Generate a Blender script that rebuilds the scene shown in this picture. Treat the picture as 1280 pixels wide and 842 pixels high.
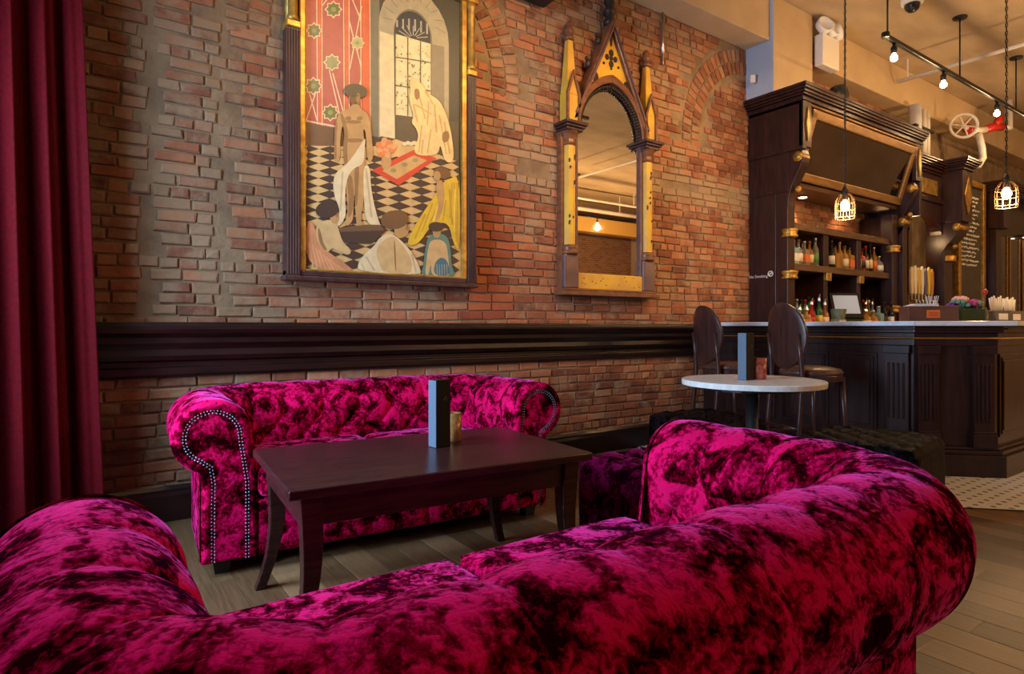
import bpy, bmesh, math, random
from mathutils import Vector, Matrix
random.seed(7)
PI = math.pi
SC = bpy.context.scene
COL = SC.collection
for o in list(bpy.data.objects): bpy.data.objects.remove(o)

# ------------------------------------------------------------------ camera
cam_d = bpy.data.cameras.new('camera'); cam = bpy.data.objects.new('camera', cam_d); COL.objects.link(cam)
cam.location = (0, 0, 1.08); cam.rotation_euler = (PI/2, 0, math.radians(-35))
cam_d.sensor_width = 36; cam_d.lens = 36*770/1280; cam_d.shift_y = -13/1280; cam_d.clip_start = .02
SC.camera = cam
# ------------------------------------------------------------------ world / exposure
SC.view_settings.view_transform = 'Standard'; SC.view_settings.look = 'None'
SC.view_settings.gamma = 1; SC.view_settings.use_curve_mapping = False
SC.view_settings.exposure = 0.38
W = bpy.data.worlds.new('sky'); SC.world = W; W.use_nodes = True
W.node_tree.nodes['Background'].inputs[0].default_value = (.62, .78, 1, 1)
W.node_tree.nodes['Background'].inputs[1].default_value = 1.2

def light(name, kind, loc, energy, color, target=None, size=.05, spot=None, blend=.6, sizey=None):
    d = bpy.data.lights.new(name, kind); o = bpy.data.objects.new(name, d); COL.objects.link(o)
    o.location = loc; d.energy = energy; d.color = color
    if kind == 'AREA':
        d.size = size
        if sizey: d.shape = 'RECTANGLE'; d.size_y = sizey
    else: d.shadow_soft_size = size
    if spot: d.spot_size = math.radians(spot); d.spot_blend = blend
    if target: o.rotation_euler = (Vector(target)-Vector(loc)).to_track_quat('-Z', 'Y').to_euler()
    return o
WARM = (1, .61, .28); DAY = (.52, .73, 1)
# daylight entering through the tall shopfront window in the left wall
light('window_daylight', 'AREA', (-1.0, 2.50, 1.75), 250, DAY, target=(2.4, 1.45, .4), size=1.3, sizey=2.3)
# weak cool fill lamp added behind the camera, before a windowless wall
light('front_fill', 'AREA', (3.0, -5.6, 2.6), 8, (.75, .85, 1), target=(3.2, 2, 1.4), size=5, sizey=2.6)
# ------------------------------------------------------------------ mesh helpers
class MB:
    def __init__(s): s.v = []; s.f = []; s.m = []; s.mi = 0; s.attr = None
    def add(s, vs, fs):
        b = len(s.v); s.v += [tuple(v) for v in vs]
        for f in fs: s.f.append([i+b for i in f]); s.m.append(s.mi)
    def box(s, x0, x1, y0, y1, z0, z1, M=None):
        vs = [(x0,y0,z0),(x1,y0,z0),(x1,y1,z0),(x0,y1,z0),(x0,y0,z1),(x1,y0,z1),(x1,y1,z1),(x0,y1,z1)]
        if M: vs = [M @ Vector(v) for v in vs]
        s.add(vs, [(3,2,1,0),(4,5,6,7),(0,1,5,4),(1,2,6,5),(2,3,7,6),(3,0,4,7)]); return s
    def taper(s, c0, a0, b0, c1, a1, b1):       # frustum between two rectangles (centre, half x, half y)
        vs = [(c[0]+i*a, c[1]+j*b, c[2]) for c,a,b in ((c0,a0,b0),(c1,a1,b1)) for i,j in ((-1,-1),(1,-1),(1,1),(-1,1))]
        s.add(vs, [(3,2,1,0),(4,5,6,7),(0,1,5,4),(1,2,6,5),(2,3,7,6),(3,0,4,7)]); return s
    def prism(s, poly, fn, d0, d1):             # poly of 2-D points, fn(a,b,d)->xyz
        n = len(poly)
        s.add([fn(a,b,d0) for a,b in poly]+[fn(a,b,d1) for a,b in poly],
              [list(range(n)), [n+n-1-i for i in range(n)]]+[(i,(i+1)%n+0,n+(i+1)%n,n+i)[::-1] for i in range(n)]); return s
    def band(s, A, B, fn, d0, d1):              # thick strip between two 2-D curves of equal length
        n = len(A); vs = []
        for (a,b) in zip(A,B): vs += [fn(*a,d0), fn(*b,d0), fn(*b,d1), fn(*a,d1)]
        fs = [(0,1,2,3), tuple(4*(n-1)+k for k in (3,2,1,0))]
        for i in range(n-1):
            p, q = 4*i, 4*i+4
            for k in range(4): fs.append((p+k, q+k, q+(k+1)%4, p+(k+1)%4))
        s.add(vs, fs); return s
    def tube(s, pts, r, seg=8, closed=False):
        pts = [Vector(p) for p in pts]; n = len(pts); rs = r if isinstance(r,(list,tuple)) else [r]*n
        vs = []; up = None
        for i,p in enumerate(pts):
            a = pts[(i-1)%n] if (closed or i) else p; b = pts[(i+1)%n] if (closed or i<n-1) else p
            t = (b-a).normalized()
            if up is None: up = Vector((0,0,1)) if abs(t.z)<.9 else Vector((1,0,0))
            x = t.cross(up); x = x.normalized() if x.length>1e-6 else t.orthogonal().normalized()
            y = x.cross(t).normalized(); up = y
            for k in range(seg):
                c = 2*PI*k/seg; vs.append(p+(x*math.cos(c)+y*math.sin(c))*rs[i])
        fs = []
        for i in range(n if closed else n-1):
            for k in range(seg):
                j = (i+1)%n; fs.append((i*seg+k, i*seg+(k+1)%seg, j*seg+(k+1)%seg, j*seg+k))
        if not closed: fs += [tuple(range(seg))[::-1], tuple((n-1)*seg+k for k in range(seg))]
        s.add(vs, fs); return s
    def lathe(s, prof, c=(0,0,0), seg=16, M=None, sq=1):
        vs = []; n = len(prof)
        for r,z in prof:
            for k in range(seg):
                a = 2*PI*k/seg; v = Vector((r*math.cos(a), r*math.sin(a)*sq, z))
                if M: v = M @ v
                vs.append(v+Vector(c))
        fs = [(i*seg+k, i*seg+(k+1)%seg, (i+1)*seg+(k+1)%seg, (i+1)*seg+k) for i in range(n-1) for k in range(seg)]
        fs += [tuple(range(seg))[::-1], tuple((n-1)*seg+k for k in range(seg))]
        s.add(vs, fs); return s
    def ball(s, c, r, seg=8, rings=5, sc=(1,1,1)):
        pr = [(max(1e-4, math.sin(PI*i/rings)), -math.cos(PI*i/rings)) for i in range(rings+1)]
        vs = []
        for a,z in pr:
            for k in range(seg):
                t = 2*PI*k/seg; vs.append((c[0]+r*sc[0]*a*math.cos(t), c[1]+r*sc[1]*a*math.sin(t), c[2]+r*sc[2]*z))
        s.add(vs, [(i*seg+k, i*seg+(k+1)%seg, (i+1)*seg+(k+1)%seg, (i+1)*seg+k) for i in range(rings) for k in range(seg)]); return s
    def grid(s, nu, nv, fn, closeu=False):
        vs = [fn(i/(nu if closeu else nu-1), j/(nv-1)) for i in range(nu) for j in range(nv)]
        fs = [(i*nv+j, ((i+1)%nu)*nv+j, ((i+1)%nu)*nv+j+1, i*nv+j+1) for i in range(nu if closeu else nu-1) for j in range(nv-1)]
        s.add(vs, fs); return s
    def build(s, name, mats, parent=None, smooth=False, bevel=0, loc=None, world=False, seg=2):
        me = bpy.data.meshes.new(name)
        off = Vector((0,0,0))
        if world and parent is not None:
            off = Vector(parent.location) + (Vector(parent.parent.location) if parent.parent else Vector((0,0,0)))
        if loc is not None: off = Vector(loc)
        me.from_pydata([tuple(Vector(v)-off) for v in s.v], [], s.f)
        if not isinstance(mats,(list,tuple)): mats = [mats]
        for m in mats: me.materials.append(m)
        if len(mats) > 1: me.polygons.foreach_set('material_index', s.m)
        bm = bmesh.new(); bm.from_mesh(me); bmesh.ops.recalc_face_normals(bm, faces=bm.faces); bm.to_mesh(me); bm.free()
        if smooth: me.polygons.foreach_set('use_smooth', [True]*len(me.polygons))
        me.update()
        o = bpy.data.objects.new(name, me); COL.objects.link(o)
        if loc is not None: o.location = loc
        if parent is not None: o.parent = parent
        if bevel:
            b = o.modifiers.new('bevel','BEVEL'); b.width = bevel; b.segments = seg; b.limit_method = 'ANGLE'; b.angle_limit = math.radians(40)
        return o
def thing(name, label, cat, loc=(0,0,0), rz=0, group=None):
    o = bpy.data.objects.new(name, None); COL.objects.link(o); o.location = loc; o.rotation_euler = (0,0,rz); o.empty_display_size = .1
    o['label'] = label; o['category'] = cat
    if group: o['group'] = group
    return o
def tag(o, label, cat, group=None):
    o['label'] = label; o['category'] = cat
    if group: o['group'] = group
    return o
def struct(o): o['kind'] = 'structure'; return o
def stuff(o): o['kind'] = 'stuff'; return o
def copy_tree(o, parent=None):
    c = o.copy(); COL.objects.link(c)
    if parent is not None: c.parent = parent
    for ch in list(o.children): copy_tree(ch, c)
    return c
XZ = lambda a,b,d: (a,d,b)          # facade drawing plane: a = x, b = z, d = y
XY = lambda a,b,d: (a,b,d)
YZ = lambda a,b,d: (d,a,b)
def arc(cx, cy, r, a0, a1, n, ry=None):
    ry = ry or r
    return [(cx+r*math.cos(math.radians(a0+(a1-a0)*i/(n-1))), cy+ry*math.sin(math.radians(a0+(a1-a0)*i/(n-1)))) for i in range(n)]
def sstep(a, b, x):
    t = min(1, max(0, (x-a)/(b-a))); return t*t*(3-2*t)
# ------------------------------------------------------------------ materials
def nt(m): return m.node_tree.nodes, m.node_tree.links
def mat(name, col, rough=.5, metal=0, var=None, scale=8, detail=4, bump=0, bscale=40, stretch=None, spec=.5, dist=0, lo=.35, hi=.65, alpha=None, trans=0, emit=None, es=0, coat=0, ior=1.45):
    m = bpy.data.materials.new(name); m.use_nodes = True; N, L = nt(m); b = N['Principled BSDF']
    b.inputs['Base Color'].default_value = (*col,1); b.inputs['Roughness'].default_value = rough; b.inputs['Metallic'].default_value = metal
    b.inputs['Specular IOR Level'].default_value = spec; b.inputs['Transmission Weight'].default_value = trans; b.inputs['IOR'].default_value = ior
    b.inputs['Coat Weight'].default_value = coat
    if emit: b.inputs['Emission Color'].default_value = (*emit,1); b.inputs['Emission Strength'].default_value = es
    if var or bump:
        tc = N.new('ShaderNodeTexCoord'); mp = N.new('ShaderNodeMapping'); L.new(tc.outputs['Object'], mp.inputs[0])
        if stretch: mp.inputs['Scale'].default_value = stretch
    if var:
        n = N.new('ShaderNodeTexNoise'); n.inputs['Scale'].default_value = scale; n.inputs['Detail'].default_value = detail; n.inputs['Distortion'].default_value = dist
        L.new(mp.outputs[0], n.inputs['Vector'])
        r = N.new('ShaderNodeValToRGB'); r.color_ramp.elements[0].position = lo; r.color_ramp.elements[1].position = hi
        r.color_ramp.elements[0].color = (*col,1); r.color_ramp.elements[1].color = (*var,1)
        L.new(n.outputs['Fac'], r.inputs[0]); L.new(r.outputs[0], b.inputs['Base Color'])
    if bump:
        n2 = N.new('ShaderNodeTexNoise'); n2.inputs['Scale'].default_value = bscale; n2.inputs['Detail'].default_value = 5; L.new(mp.outputs[0], n2.inputs['Vector'])
        bp = N.new('ShaderNodeBump'); bp.inputs['Strength'].default_value = bump; bp.inputs['Distance'].default_value = .01
        L.new(n2.outputs['Fac'], bp.inputs['Height']); L.new(bp.outputs[0], b.inputs['Normal'])
    return m
def velvet(name, dark, mid, bright, sheen, sw=.9, scale=11, bump=.32, srough=.30, spec=.0):
    # crushed pile: patches lying in different directions differ in colour depth, sheen and normal
    m = bpy.data.materials.new(name); m.use_nodes = True; N, L = nt(m); b = N['Principled BSDF']
    tc = N.new('ShaderNodeTexCoord')
    def noise(sc, det, ro, di):
        n = N.new('ShaderNodeTexNoise'); n.inputs['Scale'].default_value = sc; n.inputs['Detail'].default_value = det; n.inputs['Roughness'].default_value = ro; n.inputs['Distortion'].default_value = di
        L.new(tc.outputs['Object'], n.inputs['Vector']); return n.outputs['Fac']
    big = noise(scale, 6, .62, .7); fine = noise(scale*6, 4, .6, .6)
    mx = N.new('ShaderNodeMath'); mx.operation = 'MULTIPLY_ADD'; L.new(fine, mx.inputs[0]); mx.inputs[1].default_value = .35
    ml = N.new('ShaderNodeMath'); ml.operation = 'MULTIPLY'; L.new(big, ml.inputs[0]); ml.inputs[1].default_value = .70; L.new(ml.outputs[0], mx.inputs[2]); f = mx.outputs[0]
    r = N.new('ShaderNodeValToRGB'); e = r.color_ramp.elements
    e[0].position = .45; e[0].color = (*dark,1); e[1].position = .595; e[1].color = (*bright,1)
    k = e.new(.512); k.color = (*mid,1)
    L.new(f, r.inputs[0]); L.new(r.outputs[0], b.inputs['Base Color'])
    bp = N.new('ShaderNodeBump'); bp.inputs['Strength'].default_value = bump; bp.inputs['Distance'].default_value = .03
    L.new(f, bp.inputs['Height']); L.new(bp.outputs[0], b.inputs['Normal'])
    mr = N.new('ShaderNodeMapRange'); mr.inputs[1].default_value = .49; mr.inputs[2].default_value = .575; mr.inputs[3].default_value = .04*sw; mr.inputs[4].default_value = sw
    L.new(f, mr.inputs[0]); L.new(mr.outputs[0], b.inputs['Sheen Weight'])
    b.inputs['Sheen Tint'].default_value = (*sheen,1); b.inputs['Sheen Roughness'].default_value = srough
    b.inputs['Roughness'].default_value = .46; b.inputs['Specular IOR Level'].default_value = spec
    b.inputs['Specular Tint'].default_value = (*sheen,1)
    return m
MT = {}
MT['velvet'] = velvet('crushed_crimson_velvet', (.016,0,.0015), (.19,.0004,.015), (.66,.005,.098), (1,.13,.76))
MT['velvet_dark'] = velvet('crushed_brown_black_velvet', (.001,.0008,.0008), (.003,.002,.002), (.014,.010,.011), (.5,.42,.45), sw=.0, scale=9, spec=.03)
MT['velvet_maroon'] = velvet('crushed_maroon_velvet', (.008,0,.002), (.06,.001,.012), (.16,.004,.05), (.9,.2,.6), sw=.25)
MT['drape'] = mat('crimson_drape_velvet', (.05,.0003,.002), .8, var=(.075,.0004,.003), scale=60, spec=.1)
b_ = MT['drape'].node_tree.nodes['Principled BSDF']; b_.inputs['Sheen Weight'].default_value = .16; b_.inputs['Sheen Tint'].default_value = (1,.09,.35,1); b_.inputs['Sheen Roughness'].default_value = .3
MT['espresso'] = mat('espresso_wood', (.008,.0035,.003), .30, var=(.018,.006,.005), scale=5, stretch=(1,1,6), bump=.05, bscale=60)
MT['table'] = mat('dark_table_wood', (.020,.006,.006), .26, var=(.042,.012,.011), scale=6, stretch=(1,10,10), bump=.04, bscale=30)
MT['barwood'] = mat('mahogany_bar_wood', (.018,.0065,.006), .32, var=(.038,.013,.011), scale=4, stretch=(6,6,1), bump=.04, bscale=50)
MT['stoolwood'] = mat('walnut_stool_wood', (.040,.014,.012), .30, var=(.065,.024,.018), scale=5, stretch=(6,6,1))
MT['shelfwood'] = mat('brown_shelf_wood', (.08,.04,.02), .4, var=(.14,.075,.035), scale=4, stretch=(1,8,8))
MT['goldwood'] = mat('gilt_brown_moulding', (.22,.11,.035), .38, var=(.34,.18,.055), scale=6, stretch=(1,6,6), metal=.25)
MT['gold'] = mat('worn_gold_leaf', (.55,.32,.06), .35, metal=.6, var=(.32,.16,.03), scale=18, bump=.15)
MT['giltdull'] = mat('dull_gilt', (.42,.26,.05), .42, metal=.45, var=(.2,.11,.025), scale=14, bump=.1)
MT['frame_dark'] = mat('dark_fluted_frame', (.035,.014,.016), .36, var=(.06,.026,.024), scale=4, stretch=(4,4,1))
MT['yellow'] = mat('distressed_yellow_paint', (.70,.42,.035), .45, var=(.60,.33,.05), scale=7, bump=.1, lo=.4, hi=.6)
MT['brownmould'] = mat('stained_brown_moulding', (.22,.085,.03), .35, var=(.13,.045,.025), scale=9, stretch=(1,1,3))
MT['purplewood'] = mat('aged_purple_brown_wood', (.10,.045,.05), .4, var=(.17,.08,.06), scale=9)
MT['carved'] = mat('dark_carved_wood', (.025,.014,.012), .45)
MT['mirror'] = mat('silvered_mirror', (.83,.82,.78), .015, metal=1)
MT['darkmirror'] = mat('dark_tinted_bar_mirror', (.13,.11,.10), .03, metal=1)  # dark reflections are put into the tint of the glass
MT['black'] = mat('black_painted_metal', (.012,.012,.012), .4)
MT['steel'] = mat('brushed_steel', (.55,.57,.62), .28, metal=1)
MT['whiteplastic'] = mat('white_plastic', (.75,.75,.74), .35)
MT['whitepipe'] = mat('white_painted_pipe', (.72,.68,.62), .4)
MT['redvalve'] = mat('red_valve_enamel', (.5,.02,.015), .35)
MT['marble'] = mat('white_marble', (.74,.76,.80), .18, var=(.56,.59,.64), scale=5, detail=8, dist=1.5, lo=.5, hi=.8)
MT['quartz'] = mat('white_stone_top', (.78,.76,.72), .25, var=(.66,.64,.6), scale=30)
MT['plaster'] = mat('tan_painted_plaster', (.60,.44,.26), .8, var=(.48,.34,.20), scale=1.6, detail=6, bump=.15, bscale=12)
MT['ceiling'] = mat('mottled_tan_ceiling', (.52,.39,.24), .85, var=(.38,.28,.17), scale=1.2, detail=7, bump=.25, bscale=7, stretch=(1,2.5,1))
MT['plaster_daylit'] = mat('plaster_daylight_tint', (.52,.55,.62), .7, var=(.44,.47,.54), scale=3)
MT['leather'] = mat('brown_leather', (.07,.028,.018), .38, var=(.11,.045,.03), scale=20, bump=.15, bscale=70)
MT['bulb'] = mat('glowing_bulb', (1,.8,.5), .3, emit=(1,.72,.38), es=30)
MT['puck'] = mat('glowing_downlight', (1,.8,.5), .3, emit=(1,.82,.55), es=14)
MT['copper'] = mat('copper_wire', (.62,.36,.16), .35, metal=.85)
MT['chalk'] = mat('chalk', (.78,.76,.72), .9)
MT['slate'] = mat('slate_board', (.05,.045,.035), .55, var=(.075,.065,.05), scale=5)
MT['brass'] = mat('polished_brass', (.72,.46,.14), .25, metal=1)
MT['nail'] = mat('dark_nickel_nailhead', (.26,.26,.34), .3, metal=1)
MT['menu'] = mat('black_menu_cover', (.007,.007,.008), .6, spec=.25)
MT['menu_daylit'] = mat('menu_side_daylight_tint', (.075,.11,.16), .5)

def attr_mat(name, cols, rough, mortar=None, bump=.6, bscale=30, grain=None):
    m = bpy.data.materials.new(name); m.use_nodes = True; N, L = nt(m); b = N['Principled BSDF']
    at = N.new('ShaderNodeAttribute'); at.attribute_name = 'piece'
    sp = N.new('ShaderNodeSeparateColor'); L.new(at.outputs['Color'], sp.inputs[0])
    r = N.new('ShaderNodeValToRGB'); e = r.color_ramp.elements; e[0].color = (*cols[0],1); e[1].color = (*cols[-1],1)
    for i,c in enumerate(cols[1:-1]): k = e.new((i+1)/(len(cols)-1)); k.color = (*c,1)
    tc = N.new('ShaderNodeTexCoord'); n = N.new('ShaderNodeTexNoise'); n.inputs['Scale'].default_value = 9; n.inputs['Detail'].default_value = 7; n.inputs['Roughness'].default_value = .65
    geo = N.new('ShaderNodeNewGeometry'); src = geo.outputs['Position']
    if grain:
        mp = N.new('ShaderNodeMapping'); mp.inputs['Scale'].default_value = grain; L.new(src, mp.inputs[0])
        off = N.new('ShaderNodeVectorMath'); off.operation = 'MULTIPLY_ADD'; L.new(at.outputs['Color'], off.inputs[0]); off.inputs[1].default_value = (37,61,17); L.new(mp.outputs[0], off.inputs[2]); src = off.outputs[0]
    L.new(src, n.inputs['Vector'])
    ad = N.new('ShaderNodeMath'); ad.operation = 'MULTIPLY_ADD'; L.new(n.outputs['Fac'], ad.inputs[0]); ad.inputs[1].default_value = .9; 
    sb = N.new('ShaderNodeMath'); sb.operation = 'MULTIPLY_ADD'; L.new(sp.outputs[0], sb.inputs[0]); sb.inputs[1].default_value = .75; sb.inputs[2].default_value = -.33
    L.new(sb.outputs[0], ad.inputs[2]); L.new(ad.outputs[0], r.inputs[0])
    out = r.outputs[0]
    if mortar:
        n3 = N.new('ShaderNodeTexNoise'); n3.inputs['Scale'].default_value = 5.5; n3.inputs['Detail'].default_value = 8; n3.inputs['Roughness'].default_value = .7; L.new(geo.outputs['Position'], n3.inputs['Vector'])
        a2 = N.new('ShaderNodeMath'); a2.operation = 'MULTIPLY_ADD'; L.new(sp.outputs[1], a2.inputs[0]); a2.inputs[1].default_value = .45; L.new(n3.outputs['Fac'], a2.inputs[2])
        mr = N.new('ShaderNodeMapRange'); mr.inputs[1].default_value = .56; mr.inputs[2].default_value = .74; mr.inputs[3].default_value = 0; mr.inputs[4].default_value = .85; L.new(a2.outputs[0], mr.inputs[0])
        mx = N.new('ShaderNodeMix'); mx.data_type = 'RGBA'; L.new(mr.outputs[0], mx.inputs[0]); L.new(out, mx.inputs[6]); mx.inputs[7].default_value = (*mortar,1); out = mx.outputs[2]
    if mortar:      # brown grime, and darkening in colour against the window daylight (third piece channel)
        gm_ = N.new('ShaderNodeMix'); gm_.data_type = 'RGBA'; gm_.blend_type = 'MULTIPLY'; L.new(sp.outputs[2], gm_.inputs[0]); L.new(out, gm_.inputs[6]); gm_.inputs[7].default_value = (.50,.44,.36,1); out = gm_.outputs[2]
    L.new(out, b.inputs['Base Color']); b.inputs['Roughness'].default_value = rough
    n2 = N.new('ShaderNodeTexNoise'); n2.inputs['Scale'].default_value = bscale; n2.inputs['Detail'].default_value = 6; L.new(src, n2.inputs['Vector'])
    bp = N.new('ShaderNodeBump'); bp.inputs['Strength'].default_value = bump; bp.inputs['Distance'].default_value = .008; L.new(n2.outputs['Fac'], bp.inputs['Height']); L.new(bp.outputs[0], b.inputs['Normal'])
    return m
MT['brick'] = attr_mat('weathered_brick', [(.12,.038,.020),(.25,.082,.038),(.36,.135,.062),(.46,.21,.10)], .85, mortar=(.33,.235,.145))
MT['brick_new'] = attr_mat('repair_brick', [(.13,.035,.018),(.30,.075,.03),(.42,.13,.05)], .8)
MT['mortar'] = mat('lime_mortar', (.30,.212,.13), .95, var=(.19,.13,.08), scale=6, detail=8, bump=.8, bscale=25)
# brown grime on the left-hand bay, mortar also darkened to offset window daylight
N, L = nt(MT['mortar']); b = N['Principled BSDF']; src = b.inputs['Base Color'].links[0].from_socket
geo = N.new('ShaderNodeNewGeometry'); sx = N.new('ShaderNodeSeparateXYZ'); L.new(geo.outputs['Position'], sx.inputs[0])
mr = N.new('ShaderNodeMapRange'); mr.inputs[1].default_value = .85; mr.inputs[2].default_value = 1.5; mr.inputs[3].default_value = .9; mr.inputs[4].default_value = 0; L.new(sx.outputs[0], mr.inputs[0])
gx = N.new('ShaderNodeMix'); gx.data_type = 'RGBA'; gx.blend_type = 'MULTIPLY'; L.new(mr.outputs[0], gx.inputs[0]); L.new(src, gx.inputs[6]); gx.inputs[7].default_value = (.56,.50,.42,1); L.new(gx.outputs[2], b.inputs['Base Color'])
MT['plank'] = attr_mat('oiled_oak_plank', [(.055,.028,.012),(.11,.060,.027),(.17,.096,.044),(.23,.138,.068)], .34, bump=.15, bscale=20, grain=(9,.55,1))

def piece_attr(o, data):        # data: one RGB per polygon
    me = o.data; a = me.color_attributes.new('piece', 'FLOAT_COLOR', 'CORNER'); k = 0
    for p, c in zip(me.polygons, data):
        for _ in p.loop_indices: a.data[_].color = (*c, 1)

# ------------------------------------------------------------------ the setting
YW = 3.92; XL = -.62; XR = 14.4; YB = -6.2; ZC = 4.45
# brick wall -----------------------------------------------------------------
mort = MB().box(XL, XR, YW+.004, YW+.25, 0, ZC)
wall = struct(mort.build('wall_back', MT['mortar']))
ARCH = [(1.75, 2.93, .80, 1.06), (5.80, 2.93, .80, 1.06)]
def in_arch(x, z):
    for cx, cz, r0, r1 in ARCH:
        if z > cz-.1 and r0-.03 < math.hypot(x-cx, z-cz) < r1+.03: return True
    return False
SMEAR = [(.28,.345,1.15,3.5), (.645,.675,1.2,4.2), (4.42,5.8,2.385,2.475), (2.78,3.14,2.26,2.42)]
def smear(x, z):
    g = 0
    for a,b,c,d in SMEAR:
        dx = max(a-x, 0, x-b); dz = max(c-z, 0, z-d); g = max(g, 1-math.hypot(dx,dz)/.14)
    if x < 1.05: g = max(g, .34)
    if 2.7 < x < 4.9 and z > 2.2: g = max(g, .27)
    g = max(g, .17)
    return g
bricks = []     # (centre x, z, half length, half height, angle, new?)
row = .0665; z = .035
r_ = 0
while z < 4.43:
    x = XL - random.uniform(0,.2) + (.105 if r_ % 2 else 0)
    header = (r_ % 6 == 3)
    while x < 8.6:
        L_ = (.098 if header else random.uniform(.195,.212)); x0, x1 = x, x+L_-.011
        x += L_
        cx = (x0+x1)/2; new = 2.30 < cx < 2.72 and 1.1 < z < 2.36
        if (x1 < XL or (cx < 5.75 and z > 3.985) or in_arch(cx,z) or in_arch(x0+.03,z) or in_arch(x1-.03,z)): continue
        if (1.15 < cx < 2.28 and 1.5 < z < 3.4) or (3.4 < cx < 4.05 and 1.6 < z < 2.9): continue     # solid wall behind picture and looking-glass
        cut = False
        for a,b,c,d in SMEAR:
            a, b = a+random.uniform(-.035,.03), b+random.uniform(-.03,.035)
            if c < z < d and x1 > a and x0 < b:
                if x0 < a-.05: x1 = a
                elif x1 > b+.05: x0 = b
                else: cut = True
        if cut and random.random() < .55: continue
        bricks.append(((x0+x1)/2, z+random.uniform(-.004,.004)+.006*math.sin(2.1*x0+z), (x1-x0)/2, random.uniform(.0255,.0295), random.gauss(0,.010), new))
    z += row; r_ += 1
for cx, cz, r0, r1 in ARCH:
    for ring in range(2):
        rm = r0+.065+ring*.13; n = int(PI*1.1*rm/.072)
        for i in range(n):
            a = -.05*PI + 1.1*PI*i/n; x = cx+rm*math.cos(a); zz = cz+rm*math.sin(a)
            if zz > 3.97 and x < 5.75: continue
            if cz-.1 < zz and x < 6.0 and not (1.15 < x < 2.28): bricks.append((x, zz, .058, .027, a, False))
def brick_mesh(mb, b):
    cx, cz, hl, hh, ang, new = b; j = lambda s: random.uniform(-s,s)
    out = random.uniform(.003,.011) if not new else random.uniform(.006,.010)
    e = .007 if not new else .003; ca, sa = math.cos(ang), math.sin(ang)
    P = []
    for dx,dz,dep in ((-hl,-hh,0),(hl,-hh,0),(hl,hh,0),(-hl,hh,0)):
        P.append((dx+j(.002), dz+j(.002), .006))
    for dx,dz in ((-hl,-hh),(hl,-hh),(hl,hh),(-hl,hh)):
        P.append((dx+j(.004), dz+j(.003), -out*.45))
    for dx,dz in ((-hl+e,-hh+e),(hl-e,-hh+e),(hl-e,hh-e),(-hl+e,hh-e)):
        P.append((dx+j(.004), dz+j(.003), -out+j(.003)))
    vs = [(cx+px*ca-pz*sa, YW+py, cz+px*sa+pz*ca) for px,pz,py in P]
    fs = [(8,9,10,11)]
    for k in range(4): fs += [(k,(k+1)%4,4+(k+1)%4,4+k), (4+k,4+(k+1)%4,8+(k+1)%4,8+k)]
    mb.add(vs, fs)
def bvis(b):
    x, z = b[0], b[1]
    if x < .1 or (1.02 < x < 2.42 and z > 1.36) or .80 < z < 1.12 or (x > 1.0 and z > 3.4) or z < .25: return -1
    if .3 < x < 2.4 and z < .8: return -1
    if x < 1.02 and z > 3.05: return -1
    return 1/(x*x+YW*YW+(z-1.08)**2)
order = sorted(range(len(bricks)), key=lambda i: -bvis(bricks[i])); single = set(order[:300])
rest = [MB(), MB()]; dat = [[], []]; own = None
for i, b in enumerate(bricks):
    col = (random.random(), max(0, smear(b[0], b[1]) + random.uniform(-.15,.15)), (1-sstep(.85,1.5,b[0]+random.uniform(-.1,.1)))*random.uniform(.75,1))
    k = 1 if b[5] else 0
    if i in single:
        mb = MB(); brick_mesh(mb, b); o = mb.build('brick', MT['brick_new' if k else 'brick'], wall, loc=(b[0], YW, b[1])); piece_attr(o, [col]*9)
    else:
        brick_mesh(rest[k], b); dat[k] += [col]*9
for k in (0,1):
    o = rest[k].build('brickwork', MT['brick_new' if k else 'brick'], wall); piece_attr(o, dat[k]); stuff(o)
# ceiling, plaster beam, pier ---------------------------------------------------
struct(MB().box(XL-.3, XR+.3, YB-.3, YW+.25, ZC, ZC+.2).build('ceiling', MT['ceiling']))
struct(MB().box(XL, 5.76, 3.64, YW+.003, 4.0, ZC).build('trim_1', MT['plaster'], bevel=.01))
pier = MB(); pier.box(5.76, 6.5, 3.60, YW+.003, 3.44, ZC); pr_ = struct(pier.build('trim_2', [MT['plaster'], MT['plaster_daylit']], bevel=.008))
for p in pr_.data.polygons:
    if p.normal.x < -.5: p.material_index = 1  # left face coloured blue-grey for the window daylight on the plaster
struct(MB().box(6.5, XR, 3.66, YW+.003, 3.98, ZC).build('trim_3', MT['plaster'], bevel=.01))
struct(MB().box(2, XR, -4.9, -4.6, 3.62, 4.05).build('trim_4', mat('ochre_beam_paint', (.72,.42,.10), .6), bevel=.01))
# chair rail (deep stepped moulding) and baseboard ------------------------------
prof = [(0,.80),(.030,.80),(.045,.815),(.045,.85),(.028,.86),(.028,.885),(.05,.895),(.062,.92),(.058,.955),(.072,.975),(.085,.99),(.085,1.02),(.098,1.03),(.118,1.045),(.128,1.065),(.128,1.085),(.118,1.095),(.118,1.105),(0,1.105)]
rail = MB(); rail.prism(prof, lambda a,b,d: (d, YW-a, b), XL, 4.93); struct(rail.build('trim_5', MT['espresso'], bevel=.003))
base = MB(); base.prism([(0,0),(.03,0),(.03,.14),(.022,.16),(.022,.175),(.008,.195),(0,.195)], lambda a,b,d: (d, YW-a, b), XL, 4.95); struct(base.build('baseboard_back', MT['espresso'], bevel=.003))
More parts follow.
